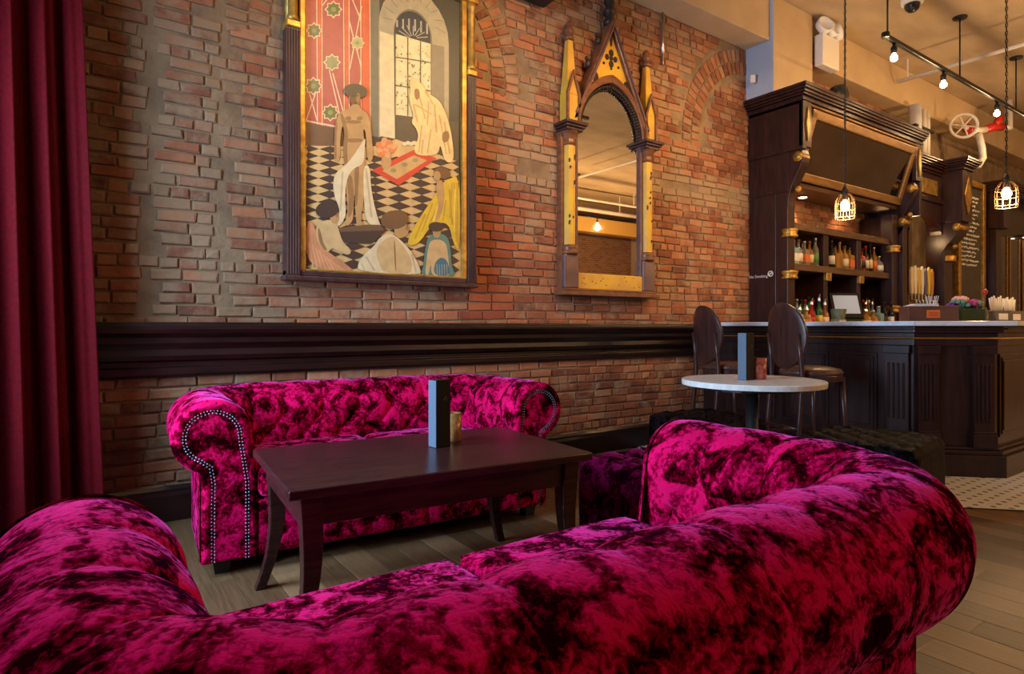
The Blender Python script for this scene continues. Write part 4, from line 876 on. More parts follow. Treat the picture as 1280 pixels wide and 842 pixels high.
('umberdark',[(0.309,0.633),(0.4,0.669),(0.494,0.648),(0.4,0.613)]),
('umberdark',[(0.494,0.648),(0.521,0.676),(0.521,0.644),(0.521,0.619)]),
('umberdark',[(-0.569,0.517),(-0.567,0.539),(-0.496,0.52),(-0.567,0.49)]),
('umberdark',[(-0.496,0.519),(-0.422,0.55),(-0.348,0.531),(-0.422,0.5)]),
('umberdark',[(-0.348,0.53),(-0.271,0.562),(-0.193,0.542),(-0.271,0.51)]),
('umberdark',[(-0.193,0.541),(-0.113,0.574),(-0.031,0.554),(-0.113,0.521)]),
('umberdark',[(-0.031,0.553),(0.053,0.587),(0.138,0.566),(0.053,0.532)]),
('umberdark',[(0.138,0.566),(0.226,0.6),(0.316,0.579),(0.226,0.544)]),
('umberdark',[(0.316,0.578),(0.408,0.614),(0.502,0.593),(0.408,0.557)]),
('umberdark',[(-0.569,0.468),(-0.569,0.49),(-0.497,0.47),(-0.569,0.439)]),
('umberdark',[(-0.497,0.469),(-0.423,0.5),(-0.348,0.48),(-0.423,0.448)]),
('umberdark',[(-0.348,0.479),(-0.271,0.511),(-0.192,0.49),(-0.271,0.458)]),
('umberdark',[(-0.192,0.489),(-0.111,0.522),(-0.028,0.5),(-0.111,0.468)]),
('umberdark',[(-0.028,0.5),(0.056,0.533),(0.143,0.512),(0.056,0.478)]),
('umberdark',[(0.143,0.511),(0.231,0.545),(0.322,0.523),(0.231,0.489)]),
('umberdark',[(0.322,0.523),(0.415,0.558),(0.511,0.536),(0.415,0.5)]),
('umberdark',[(-0.569,0.417),(-0.569,0.44),(-0.499,0.418),(-0.569,0.388)]),
('umberdark',[(-0.499,0.418),(-0.424,0.449),(-0.348,0.427),(-0.424,0.396)]),
('umberdark',[(-0.348,0.426),(-0.27,0.458),(-0.19,0.436),(-0.27,0.404)]),
('umberdark',[(-0.19,0.436),(-0.109,0.468),(-0.026,0.446),(-0.109,0.413)]),
('umberdark',[(-0.026,0.445),(0.06,0.479),(0.147,0.456),(0.06,0.422)]),
('umberdark',[(0.147,0.455),(0.237,0.49),(0.329,0.466),(0.237,0.432)]),
('umberdark',[(0.329,0.466),(0.423,0.501),(0.519,0.477),(0.423,0.442)]),
('umberdark',[(-0.569,0.366),(-0.569,0.389),(-0.5,0.366),(-0.569,0.336)]),
('umberdark',[(-0.5,0.365),(-0.425,0.397),(-0.348,0.374),(-0.425,0.343)]),
('umberdark',[(-0.348,0.373),(-0.27,0.405),(-0.189,0.382),(-0.27,0.35)]),
('umberdark',[(-0.189,0.381),(-0.107,0.414),(-0.023,0.39),(-0.107,0.357)]),
('umberdark',[(-0.023,0.389),(0.064,0.423),(0.152,0.399),(0.064,0.365)]),
('umberdark',[(0.152,0.398),(0.242,0.433),(0.335,0.408),(0.242,0.374)]),
('umberdark',[(0.335,0.407),(0.43,0.443),(0.521,0.417),(0.43,0.382)]),
('umberdark',[(-0.569,0.313),(-0.569,0.337),(-0.502,0.313),(-0.569,0.283)]),
('umberdark',[(-0.502,0.312),(-0.426,0.343),(-0.348,0.32),(-0.426,0.289)]),
('umberdark',[(-0.348,0.319),(-0.269,0.351),(-0.188,0.326),(-0.269,0.295)]),
('umberdark',[(-0.188,0.325),(-0.105,0.358),(-0.02,0.334),(-0.105,0.301)]),
('umberdark',[(-0.02,0.333),(0.067,0.366),(0.156,0.341),(0.067,0.307)]),
('umberdark',[(0.156,0.34),(0.248,0.374),(0.341,0.349),(0.248,0.314)]),
('umberdark',[(0.341,0.348),(0.437,0.383),(0.521,0.356),(0.437,0.322)]),
('umberdark',[(-0.569,0.26),(-0.569,0.284),(-0.503,0.259),(-0.569,0.229)]),
('umberdark',[(-0.503,0.258),(-0.427,0.289),(-0.349,0.264),(-0.427,0.233)]),
('umberdark',[(-0.349,0.263),(-0.269,0.295),(-0.187,0.27),(-0.269,0.238)]),
('umberdark',[(-0.187,0.269),(-0.103,0.301),(-0.017,0.276),(-0.103,0.243)]),
('umberdark',[(-0.017,0.275),(0.071,0.308),(0.161,0.282),(0.071,0.248)]),
('umberdark',[(0.161,0.281),(0.253,0.315),(0.348,0.288),(0.253,0.254)]),
('umberdark',[(0.348,0.287),(0.445,0.322),(0.521,0.293),(0.445,0.26)]),
('umberdark',[(-0.569,0.206),(-0.569,0.23),(-0.505,0.204),(-0.569,0.175)]),
('umberdark',[(-0.505,0.203),(-0.428,0.234),(-0.349,0.208),(-0.428,0.177)]),
('umberdark',[(-0.349,0.207),(-0.268,0.239),(-0.186,0.212),(-0.268,0.181)]),
('umberdark',[(-0.186,0.211),(-0.101,0.244),(-0.014,0.217),(-0.101,0.184)]),
('umberdark',[(-0.014,0.216),(0.074,0.249),(0.165,0.221),(0.074,0.188)]),
('umberdark',[(0.165,0.22),(0.259,0.255),(0.354,0.226),(0.259,0.192)]),
('umberdark',[(0.354,0.225),(0.452,0.26),(0.521,0.229),(0.452,0.196)]),
('umberdark',[(-0.569,0.15),(-0.569,0.175),(-0.506,0.148),(-0.569,0.119)]),
('umberdark',[(-0.506,0.147),(-0.429,0.178),(-0.349,0.151),(-0.429,0.12)]),
('umberdark',[(-0.349,0.15),(-0.268,0.181),(-0.184,0.154),(-0.268,0.122)]),
('umberdark',[(-0.184,0.152),(-0.099,0.185),(-0.012,0.157),(-0.099,0.124)]),
('umberdark',[(-0.012,0.156),(0.078,0.189),(0.17,0.16),(0.078,0.127)]),
('umberdark',[(0.17,0.159),(0.264,0.193),(0.361,0.163),(0.264,0.129)]),
('umberdark',[(0.361,0.162),(0.46,0.197),(0.521,0.164),(0.46,0.132)]),
('umberdark',[(-0.569,0.094),(-0.569,0.119),(-0.508,0.091),(-0.569,0.062)]),
('umberdark',[(-0.508,0.09),(-0.43,0.12),(-0.349,0.092),(-0.43,0.062)]),
('umberdark',[(-0.349,0.091),(-0.267,0.123),(-0.183,0.094),(-0.267,0.062)]),
('umberdark',[(-0.183,0.093),(-0.097,0.125),(-0.009,0.095),(-0.097,0.063)]),
('umberdark',[(-0.009,0.094),(0.082,0.127),(0.174,0.097),(0.082,0.064)]),
('umberdark',[(0.174,0.096),(0.27,0.13),(0.367,0.099),(0.27,0.065)]),
('umberdark',[(0.367,0.098),(0.467,0.132),(0.521,0.098),(0.467,0.066)]),
('umberdark',[(-0.569,0.045),(-0.569,0.062),(-0.534,0.045)]),
('umberdark',[(-0.475,0.045),(-0.43,0.062),(-0.383,0.045)]),
('red',[(-0.144,0.715),(0.162,0.902),(0.336,0.871),(0.052,0.643)]),
('tanrug',[(-0.07,0.724),(0.162,0.864),(0.264,0.845),(0.036,0.684)]),
('sage',[(0.034,0.741),(0.027,0.73),(0.011,0.723),(-0.006,0.725),(-0.012,0.734),(-0.006,0.745),(0.011,0.752),(0.027,0.75)]),
('sage',[(0.117,0.794),(0.11,0.783),(0.093,0.776),(0.077,0.778),(0.07,0.787),(0.077,0.798),(0.093,0.805),(0.11,0.803)]),
('sage',[(0.196,0.835),(0.189,0.824),(0.172,0.817),(0.155,0.818),(0.148,0.828),(0.155,0.839),(0.172,0.846),(0.189,0.844)]),
('tanvase',[(-0.08,0.823),(0.0,0.836),(-0.01,0.742),(-0.07,0.728)]),
('orange',[(-0.022,0.882),(-0.029,0.867),(-0.045,0.859),(-0.061,0.862),(-0.068,0.874),(-0.061,0.889),(-0.045,0.897),(-0.029,0.894)]),
('peach',[(-0.035,0.87),(-0.041,0.856),(-0.057,0.848),(-0.073,0.851),(-0.08,0.863),(-0.073,0.877),(-0.057,0.885),(-0.041,0.882)]),
('orange',[(-0.02,0.902),(-0.027,0.888),(-0.043,0.879),(-0.059,0.882),(-0.066,0.895),(-0.059,0.909),(-0.043,0.917),(-0.027,0.914)]),
('peach',[(-0.005,0.865),(-0.012,0.851),(-0.028,0.843),(-0.044,0.845),(-0.05,0.858),(-0.044,0.872),(-0.028,0.88),(-0.012,0.877)]),
('orange',[(-0.055,0.881),(-0.062,0.867),(-0.078,0.859),(-0.093,0.862),(-0.1,0.874),(-0.093,0.888),(-0.078,0.896),(-0.062,0.894)]),
('peach',[(0.009,0.904),(0.002,0.89),(-0.014,0.881),(-0.03,0.884),(-0.036,0.896),(-0.03,0.911),(-0.014,0.919),(0.002,0.916)]),
('orange',[(-0.033,0.847),(-0.04,0.832),(-0.056,0.824),(-0.072,0.827),(-0.078,0.839),(-0.072,0.854),(-0.056,0.862),(-0.04,0.859)]),
('peach',[(-0.043,0.912),(-0.049,0.897),(-0.065,0.889),(-0.081,0.892),(-0.088,0.904),(-0.081,0.918),(-0.065,0.927),(-0.049,0.924)]),
('orange',[(0.022,0.875),(0.015,0.861),(-0.001,0.853),(-0.017,0.855),(-0.024,0.868),(-0.017,0.882),(-0.001,0.891),(0.015,0.888)]),
('peach',[(-0.068,0.858),(-0.075,0.844),(-0.091,0.836),(-0.107,0.839),(-0.113,0.851),(-0.107,0.865),(-0.091,0.873),(-0.075,0.87)]),
('orange',[(0.0,0.926),(-0.007,0.912),(-0.023,0.903),(-0.039,0.906),(-0.046,0.918),(-0.039,0.933),(-0.023,0.941),(-0.007,0.939)]),
('peach',[(-0.006,0.839),(-0.013,0.825),(-0.029,0.817),(-0.045,0.82),(-0.051,0.832),(-0.045,0.847),(-0.029,0.855),(-0.013,0.852)]),
('orange',[(-0.072,0.898),(-0.079,0.884),(-0.095,0.876),(-0.11,0.878),(-0.117,0.891),(-0.11,0.905),(-0.095,0.913),(-0.079,0.91)]),
('peach',[(0.037,0.903),(0.03,0.888),(0.014,0.88),(-0.002,0.883),(-0.009,0.895),(-0.002,0.909),(0.014,0.918),(0.03,0.915)]),
('orange',[(-0.058,0.833),(-0.065,0.818),(-0.081,0.81),(-0.096,0.813),(-0.103,0.826),(-0.096,0.84),(-0.081,0.848),(-0.065,0.845)]),
('peach',[(-0.031,0.935),(-0.037,0.92),(-0.053,0.912),(-0.069,0.915),(-0.076,0.927),(-0.069,0.942),(-0.053,0.95),(-0.037,0.947)]),
('creamlight',[(0.111,0.933),(0.106,0.922),(0.093,0.915),(0.08,0.917),(0.075,0.927),(0.08,0.938),(0.093,0.944),(0.106,0.942)]),
('creamlight',[(0.135,0.944),(0.13,0.933),(0.117,0.926),(0.104,0.928),(0.098,0.938),(0.104,0.949),(0.117,0.955),(0.13,0.953)]),
('creamlight',[(0.159,0.941),(0.154,0.93),(0.14,0.923),(0.127,0.925),(0.122,0.935),(0.127,0.946),(0.14,0.952),(0.154,0.95)]),
('creamlight',[(0.183,0.952),(0.177,0.941),(0.164,0.934),(0.151,0.936),(0.146,0.946),(0.151,0.957),(0.164,0.964),(0.177,0.962)]),
('creamlight',[(0.207,0.949),(0.202,0.938),(0.188,0.931),(0.175,0.933),(0.17,0.943),(0.175,0.954),(0.188,0.96),(0.202,0.958)]),
('robe',[(0.156,1.401),(0.199,1.386),(0.242,1.337),(0.275,1.31),(0.358,1.283),(0.403,1.213),(0.435,1.138),(0.46,1.042),(0.481,0.869),(0.403,0.847),(0.364,0.985),(0.353,0.904),(0.275,0.877),(0.172,0.87),(0.162,0.922),(0.199,0.996),(0.178,1.056),(0.14,1.083),(0.162,1.14),(0.14,1.189),(0.125,1.242),(0.14,1.301),(0.127,1.351)]),
('robeshade',[(0.194,1.291),(0.242,1.13),(0.253,1.135),(0.204,1.296)]),
('robeshade',[(0.27,1.26),(0.259,1.086),(0.27,1.087),(0.281,1.262)]),
('robeshade',[(0.215,1.078),(0.194,0.889),(0.204,0.889),(0.226,1.079)]),
('robeshade',[(0.286,1.067),(0.259,0.89),(0.27,0.89),(0.297,1.067)]),
('robeshade',[(0.353,1.177),(0.409,0.912),(0.42,0.916),(0.364,1.181)]),
('robeshade',[(0.164,1.209),(0.3,1.163),(0.305,1.173),(0.17,1.219)]),
('robeshade',[(0.242,1.32),(0.302,1.239),(0.314,1.247),(0.254,1.328)]),
('robeshade',[(0.312,1.243),(0.329,1.048),(0.343,1.052),(0.326,1.247)]),
('robeshade',[(0.391,1.134),(0.436,0.916),(0.45,0.921),(0.405,1.139)]),
('robeshade',[(0.225,0.982),(0.214,0.882),(0.227,0.883),(0.238,0.983)]),
('robeshade',[(0.15,1.209),(0.182,1.094),(0.195,1.099),(0.163,1.215)]),
('cream',[(0.27,1.284),(0.303,1.118),(0.314,1.121),(0.28,1.288)]),
('cream',[(0.369,1.18),(0.392,1.01),(0.403,1.013),(0.381,1.184)]),
('cream',[(0.242,1.034),(0.226,0.909),(0.237,0.909),(0.253,1.035)]),
('skinmid',[(0.162,1.32),(0.199,1.328),(0.21,1.281),(0.188,1.243),(0.167,1.258)]),
('skinmid',[(0.375,1.057),(0.432,1.087),(0.443,1.019),(0.386,0.979)]),
('skindark',[(-0.222,1.176),(-0.225,1.151),(-0.235,1.13),(-0.249,1.116),(-0.265,1.113),(-0.279,1.121),(-0.289,1.138),(-0.293,1.161),(-0.289,1.185),(-0.279,1.206),(-0.265,1.22),(-0.249,1.223),(-0.235,1.216),(-0.225,1.199)]),
('olive',[(-0.172,1.221),(-0.183,1.2),(-0.208,1.182),(-0.241,1.171),(-0.277,1.168),(-0.307,1.174),(-0.327,1.189),(-0.331,1.208),(-0.321,1.229),(-0.297,1.247),(-0.264,1.259),(-0.228,1.262),(-0.197,1.256),(-0.177,1.241)]),
('skin',[(-0.279,1.122),(-0.229,1.133),(-0.222,1.102),(-0.169,1.085),(-0.154,1.027),(-0.139,0.895),(-0.132,0.791),(-0.164,0.761),(-0.178,0.819),(-0.183,0.957),(-0.202,0.986),(-0.198,0.908),(-0.183,0.818),(-0.198,0.677),(-0.193,0.54),(-0.222,0.38),(-0.193,0.343),(-0.245,0.327),(-0.255,0.44),(-0.26,0.577),(-0.269,0.439),(-0.269,0.375),(-0.311,0.33),(-0.33,0.351),(-0.302,0.413),(-0.316,0.57),(-0.33,0.727),(-0.339,0.839),(-0.321,0.932),(-0.339,0.992),(-0.358,0.881),(-0.353,0.769),(-0.376,0.729),(-0.399,0.757),(-0.39,0.875),(-0.381,1.0),(-0.358,1.057),(-0.293,1.092)]),
('skinmid',[(-0.316,0.661),(-0.269,0.667),(-0.264,0.439),(-0.307,0.371),(-0.297,0.481)]),
('skinmid',[(-0.212,1.021),(-0.218,1.015),(-0.234,1.008),(-0.257,1.001),(-0.282,0.997),(-0.304,0.995),(-0.32,0.996),(-0.325,1.0),(-0.32,1.005),(-0.304,1.012),(-0.282,1.019),(-0.257,1.024),(-0.234,1.026),(-0.218,1.025)]),
('skinmid',[(-0.202,0.903),(-0.209,0.896),(-0.226,0.888),(-0.251,0.881),(-0.278,0.876),(-0.303,0.875),(-0.319,0.877),(-0.325,0.882),(-0.319,0.889),(-0.303,0.896),(-0.278,0.903),(-0.251,0.908),(-0.226,0.91),(-0.209,0.908)]),
('skinmid',[(-0.358,1.057),(-0.335,1.043),(-0.316,0.997),(-0.302,0.927),(-0.311,0.82),(-0.302,0.722),(-0.325,0.709),(-0.339,0.816),(-0.325,0.927),(-0.344,0.991)]),
('skinmid',[(-0.39,0.996),(-0.371,1.0),(-0.381,0.877),(-0.376,0.751),(-0.397,0.753)]),
('skinmid',[(-0.255,0.807),(-0.226,0.742),(-0.236,0.58),(-0.245,0.441),(-0.26,0.531),(-0.26,0.715)]),
('skinmid',[(-0.222,1.171),(-0.223,1.155),(-0.227,1.141),(-0.233,1.133),(-0.239,1.131),(-0.245,1.137),(-0.249,1.149),(-0.25,1.165),(-0.249,1.181),(-0.245,1.195),(-0.239,1.203),(-0.233,1.204),(-0.227,1.199),(-0.223,1.187)]),
('umberdark',[(-0.262,1.181),(-0.264,1.178),(-0.269,1.176),(-0.274,1.176),(-0.276,1.178),(-0.274,1.181),(-0.269,1.183),(-0.264,1.183)]),
('umberdark',[(-0.234,1.187),(-0.236,1.184),(-0.241,1.182),(-0.246,1.182),(-0.248,1.184),(-0.246,1.187),(-0.241,1.189),(-0.236,1.189)]),
('umberdark',[(-0.241,1.139),(-0.244,1.136),(-0.253,1.134),(-0.261,1.133),(-0.264,1.135),(-0.261,1.137),(-0.253,1.14),(-0.244,1.141)]),
('skinmid',[(-0.281,1.031),(-0.283,1.024),(-0.289,1.019),(-0.297,1.014),(-0.307,1.012),(-0.315,1.013),(-0.321,1.017),(-0.323,1.023),(-0.321,1.029),(-0.315,1.035),(-0.307,1.039),(-0.297,1.041),(-0.289,1.04),(-0.283,1.036)]),
('skinmid',[(-0.205,1.045),(-0.207,1.039),(-0.213,1.033),(-0.222,1.029),(-0.231,1.027),(-0.24,1.028),(-0.246,1.032),(-0.248,1.037),(-0.246,1.043),(-0.24,1.049),(-0.231,1.054),(-0.222,1.056),(-0.213,1.055),(-0.207,1.051)]),
('linen',[(-0.183,0.939),(-0.193,0.84),(-0.198,0.747),(-0.274,0.708),(-0.316,0.625),(-0.325,0.501),(-0.316,0.407),(-0.348,0.34),(-0.381,0.324),(-0.353,0.43),(-0.394,0.515),(-0.403,0.604),(-0.381,0.674),(-0.316,0.724),(-0.241,0.832)]),
('linen',[(-0.202,0.746),(-0.154,0.744),(-0.149,0.591),(-0.11,0.428),(-0.07,0.329),(-0.149,0.359),(-0.183,0.383),(-0.198,0.516)]),
('linenshade',[(-0.345,0.68),(-0.359,0.43),(-0.347,0.43),(-0.333,0.681)]),
('linenshade',[(-0.189,0.724),(-0.15,0.405),(-0.138,0.407),(-0.177,0.727)]),
('umberdark',[(-0.376,0.31),(-0.316,0.339),(-0.183,0.337),(-0.06,0.367),(-0.05,0.321),(-0.149,0.233),(-0.362,0.226)]),
('umber',[(-0.371,0.315),(-0.183,0.356),(-0.09,0.364),(-0.055,0.33),(-0.353,0.294)]),
('coral',[(-0.569,0.045),(-0.572,0.341),(-0.528,0.341),(-0.502,0.264),(-0.475,0.195),(-0.417,0.15),(-0.302,0.081),(-0.263,0.045)]),
('peach',[(-0.557,0.21),(-0.531,0.058),(-0.525,0.06),(-0.551,0.212)]),
('peach',[(-0.536,0.194),(-0.505,0.055),(-0.498,0.057),(-0.529,0.196)]),
('peach',[(-0.514,0.178),(-0.478,0.052),(-0.472,0.054),(-0.507,0.18)]),
('peach',[(-0.492,0.162),(-0.452,0.049),(-0.445,0.051),(-0.485,0.164)]),
('peach',[(-0.469,0.145),(-0.425,0.046),(-0.418,0.049),(-0.463,0.148)]),
('peach',[(-0.447,0.129),(-0.399,0.045),(-0.393,0.045),(-0.391,0.046),(-0.441,0.132)]),
('peach',[(-0.424,0.112),(-0.374,0.045),(-0.366,0.045),(-0.419,0.116)]),
('peach',[(-0.401,0.095),(-0.352,0.045),(-0.342,0.045),(-0.396,0.1)]),
('peach',[(-0.378,0.078),(-0.332,0.045),(-0.319,0.045),(-0.374,0.084)]),
('skinlight',[(-0.506,0.334),(-0.444,0.362),(-0.381,0.364),(-0.362,0.294),(-0.339,0.228),(-0.279,0.182),(-0.297,0.145),(-0.362,0.167),(-0.408,0.191),(-0.435,0.153),(-0.48,0.186),(-0.511,0.254)]),
('skin',[(-0.421,0.414),(-0.367,0.419),(-0.358,0.371),(-0.381,0.337),(-0.421,0.351)]),
('skinmid',[(-0.502,0.304),(-0.484,0.305),(-0.466,0.218),(-0.435,0.171),(-0.453,0.166),(-0.488,0.207)]),
('skinmid',[(-0.367,0.401),(-0.368,0.394),(-0.37,0.387),(-0.374,0.383),(-0.378,0.383),(-0.382,0.386),(-0.384,0.392),(-0.385,0.4),(-0.384,0.407),(-0.382,0.414),(-0.378,0.418),(-0.374,0.418),(-0.37,0.415),(-0.368,0.409)]),
('umberdark',[(-0.365,0.443),(-0.369,0.419),(-0.387,0.395),(-0.416,0.378),(-0.448,0.37),(-0.479,0.373),(-0.502,0.386),(-0.512,0.407),(-0.508,0.431),(-0.491,0.454),(-0.463,0.472),(-0.43,0.48),(-0.399,0.478),(-0.376,0.464)]),
('linen',[(-0.24,0.045),(-0.236,0.107),(-0.193,0.165),(-0.125,0.221),(-0.09,0.28),(-0.025,0.314),(0.026,0.299),(0.104,0.243),(0.172,0.161),(0.215,0.076),(0.203,0.045)]),
('skinlight',[(-0.12,0.203),(-0.045,0.279),(0.021,0.299),(0.093,0.223),(0.146,0.145),(0.146,0.045),(-0.054,0.045),(-0.09,0.093)]),
('skin',[(0.005,0.397),(0.114,0.393),(0.125,0.336),(0.093,0.295),(0.026,0.28)]),
('linenshade',[(-0.188,0.144),(-0.13,0.055),(-0.119,0.061),(-0.178,0.151)]),
('linenshade',[(0.139,0.182),(0.171,0.057),(0.184,0.061),(0.152,0.185)]),
('linenshade',[(-0.217,0.098),(-0.194,0.045),(-0.184,0.045),(-0.208,0.102)]),
('skinmid',[(0.011,0.269),(0.021,0.065),(0.031,0.066),(0.021,0.27)]),
('skinmid',[(0.119,0.365),(0.118,0.355),(0.115,0.348),(0.111,0.343),(0.107,0.343),(0.102,0.346),(0.099,0.354),(0.098,0.363),(0.099,0.372),(0.102,0.38),(0.107,0.385),(0.111,0.385),(0.115,0.381),(0.118,0.374)]),
('hairbrown',[(0.121,0.428),(0.114,0.398),(0.088,0.371),(0.048,0.351),(0.003,0.342),(-0.039,0.347),(-0.069,0.363),(-0.082,0.388),(-0.075,0.417),(-0.05,0.445),(-0.011,0.465),(0.034,0.474),(0.076,0.47),(0.108,0.454)]),
('yellow',[(0.347,0.654),(0.386,0.709),(0.449,0.748),(0.521,0.773),(0.524,0.209),(0.466,0.291),(0.437,0.414),(0.358,0.427),(0.275,0.374),(0.194,0.255),(0.098,0.238),(0.156,0.363),(0.204,0.441),(0.259,0.52),(0.308,0.585)]),
('ochre',[(0.471,0.72),(0.488,0.292),(0.502,0.294),(0.485,0.723)]),
('ochre',[(0.38,0.611),(0.269,0.401),(0.281,0.397),(0.393,0.607)]),
('ochre',[(0.43,0.664),(0.453,0.415),(0.468,0.418),(0.445,0.667)]),
('ochre',[(0.241,0.472),(0.161,0.293),(0.173,0.29),(0.254,0.468)]),
('ochre',[(0.495,0.724),(0.501,0.268),(0.513,0.269),(0.507,0.725)]),
('ochre',[(0.403,0.587),(0.381,0.439),(0.392,0.439),(0.415,0.587)]),
('ochre',[(0.297,0.551),(0.216,0.346),(0.226,0.344),(0.308,0.549)]),
('ochre',[(0.455,0.719),(0.437,0.465),(0.449,0.465),(0.466,0.72)]),
('yellowlight',[(0.478,0.671),(0.472,0.367),(0.484,0.368),(0.489,0.672)]),
('yellowlight',[(0.353,0.582),(0.303,0.428),(0.313,0.426),(0.364,0.58)]),
('skin',[(0.33,0.702),(0.386,0.729),(0.403,0.611),(0.375,0.483),(0.336,0.419),(0.319,0.433),(0.353,0.531),(0.336,0.613)]),
('hairbrown',[(0.447,0.767),(0.431,0.747),(0.403,0.733),(0.368,0.731),(0.338,0.74),(0.318,0.758),(0.316,0.78),(0.331,0.8),(0.359,0.814),(0.393,0.816),(0.424,0.808),(0.444,0.79)]),
('skin',[(0.367,0.752),(0.364,0.736),(0.356,0.723),(0.345,0.715),(0.332,0.713),(0.321,0.718),(0.314,0.729),(0.311,0.744),(0.314,0.759),(0.321,0.772),(0.332,0.781),(0.345,0.782),(0.356,0.777),(0.364,0.766)]),
('teal',[(0.248,0.249),(0.275,0.33),(0.398,0.35),(0.443,0.289),(0.455,0.113),(0.5,0.045),(0.205,0.045),(0.231,0.101)]),
('skinlight',[(0.275,0.271),(0.308,0.298),(0.369,0.303),(0.415,0.277),(0.432,0.162),(0.437,0.045),(0.402,0.045),(0.392,0.16),(0.382,0.045),(0.292,0.045),(0.292,0.144),(0.273,0.045),(0.243,0.045),(0.259,0.176)]),
('skin',[(0.369,0.358),(0.366,0.338),(0.357,0.322),(0.343,0.312),(0.328,0.311),(0.315,0.318),(0.306,0.333),(0.303,0.352),(0.306,0.372),(0.315,0.388),(0.328,0.398),(0.343,0.399),(0.357,0.392),(0.366,0.377)]),
('umberdark',[(0.392,0.395),(0.386,0.379),(0.369,0.365),(0.344,0.357),(0.317,0.354),(0.292,0.359),(0.276,0.369),(0.27,0.384),(0.276,0.399),(0.292,0.413),(0.317,0.422),(0.344,0.424),(0.369,0.42),(0.386,0.409)]),
('blue',[(0.31,0.045),(0.319,0.14),(0.375,0.184),(0.426,0.152),(0.447,0.045)]),
('paleblue',[(0.333,0.126),(0.339,0.045),(0.344,0.045),(0.339,0.127)]),
('paleblue',[(0.353,0.127),(0.358,0.045),(0.364,0.045),(0.358,0.128)]),
('paleblue',[(0.372,0.128),(0.378,0.045),(0.383,0.045),(0.378,0.129)]),
('paleblue',[(0.392,0.13),(0.398,0.045),(0.403,0.045),(0.398,0.13)]),
('paleblue',[(0.412,0.131),(0.418,0.046),(0.423,0.046),(0.417,0.131)]),
]
# ------------------------------------------------------------------ large framed picture
T = thing('framed_painting', 'tall oil painting of draped figures on chequered floor, fluted dark and gilt frame', 'painting', (1.71,3.86,1.39))
pm = {}
for k, c in PCOL.items():
    c = (c[0], c[1]*.95, c[2]*.80)
    pm[k] = mat('paint_'+k, c, .42, var=tuple(min(1,v*.72+.012) for v in c), scale=16, detail=5, bump=.12, bscale=50, lo=.3, hi=.75)
keys = list(PCOL); cv = MB()
cv.mi = keys.index('slate1'); cv.box(-.60, .56, -.002, .03, .03, 2.06)
d = -.0022
ROUNDED = {'robe','skin','skinmid','skinlight','linen','coral','yellow','teal','blue','rug','tanvase'}
for c, poly in PSHAPES:
    if c in ROUNDED:                      # brush-rounded outlines
        for _ in range(2): poly = [q for (x0,z0),(x1,z1) in zip(poly, poly[1:]+poly[:1]) for q in ((x0*.75+x1*.25, z0*.75+z1*.25), (x0*.25+x1*.75, z0*.25+z1*.75))]
    cv.mi = keys.index(c); cv.add([(a, d, b) for a, b in poly], [list(range(len(poly)))]); d -= .00004
o = cv.build('painted_canvas', [pm[k] for k in keys], T)
def fluted(x0, x1, z0, z1, n):
    mb = MB(); mb.box(x0, x1, -.045, .04, z0, z1); w = (x1-x0)/n
    for i in range(n): mb.tube([(x0+w*(i+.5), -.045, z0+.01), (x0+w*(i+.5), -.045, z1-.01)], w*.38, 8)
    return mb
zt = 1.50
fluted(-.695,-.615, .0, zt, 5).build('fluted_post', MT['frame_dark'], T); fluted(.575,.645, .0, zt, 5).build('fluted_post', MT['frame_dark'], T)
for x0, x1 in ((-.615,-.575),(.535,.575)): MB().box(x0, x1, -.035, .03, .03, 2.06).build('gilt_liner', MT['gold'], T, bevel=.008)
for x0, x1 in ((-.70,-.61),(.57,.65)):
    MB().box(x0, x1, -.06, .04, zt, zt+.045).build('gilt_block', MT['gold'], T, bevel=.008)
    mb = MB(); c = (x0+x1)/2; mb.box(x0+.01, x1-.01, -.02, .04, zt+.045, 2.04)
    mb.lathe([(.034,zt+.045),(.034,zt+.07),(.028,zt+.08),(.028,1.97),(.036,1.99),(.036,2.03)], (c,-.03,0), 16); mb.build('gilt_column', MT['giltdull'], T, smooth=True)
mb = MB(); mb.box(-.71, .66, -.055, .04, -.03, .0); mb.box(-.695, .645, -.035, .04, 0, .035); mb.build('bottom_rail', MT['frame_dark'], T, bevel=.006)
MB().box(-.60,.56,-.03,.03,.034,.046).build('bottom_liner', MT['giltdull'], T, bevel=.003)
mb = MB(); mb.box(-.71, .66, -.06, .04, 2.03, 2.10); mb.box(-.74, .69, -.09, .04, 2.10, 2.16); mb.build('top_rail', MT['gold'], T, bevel=.01)

# ------------------------------------------------------------------ gothic looking-glass
T = thing('gothic_mirror', 'tall gothic-arched wall mirror in a distressed yellow and brown spired frame', 'mirror', (3.72,3.885,1.36))
def lancet(hw, zs, zt, n=15):      # right half from springing to apex
    h = zt-zs; c = (hw*hw-h*h)/(2*hw)*1.0; R = hw-c
    a1 = math.degrees(math.atan2(h, -c)); pts = arc(c, zs, R, 0, a1, n); return pts
g = [(-.365,.14),(.365,.14),(.365,1.36)]+lancet(.365,1.36,1.78)[1:]+[(-x,z) for x,z in reversed(lancet(.365,1.36,1.78)[:-1])]
mb = MB(); mb.prism(g, XZ, -.018, -.010); mb.build('looking_glass', MT['mirror'], T)
MB().box(-.47, .47, -.010, .03, .0, 1.75).build('backing_board', MT['carved'], T)
MB().box(-.385, .385, -.055, .02, .03, .165).build('bottom_rail', MT['yellow'], T, bevel=.008)
mb = MB(); mb.box(-.56, .56, -.10, .03, -.025, .012); mb.box(-.53,.53,-.085,.03,.012,.032); mb.build('sill', MT['brownmould'], T, bevel=.006)
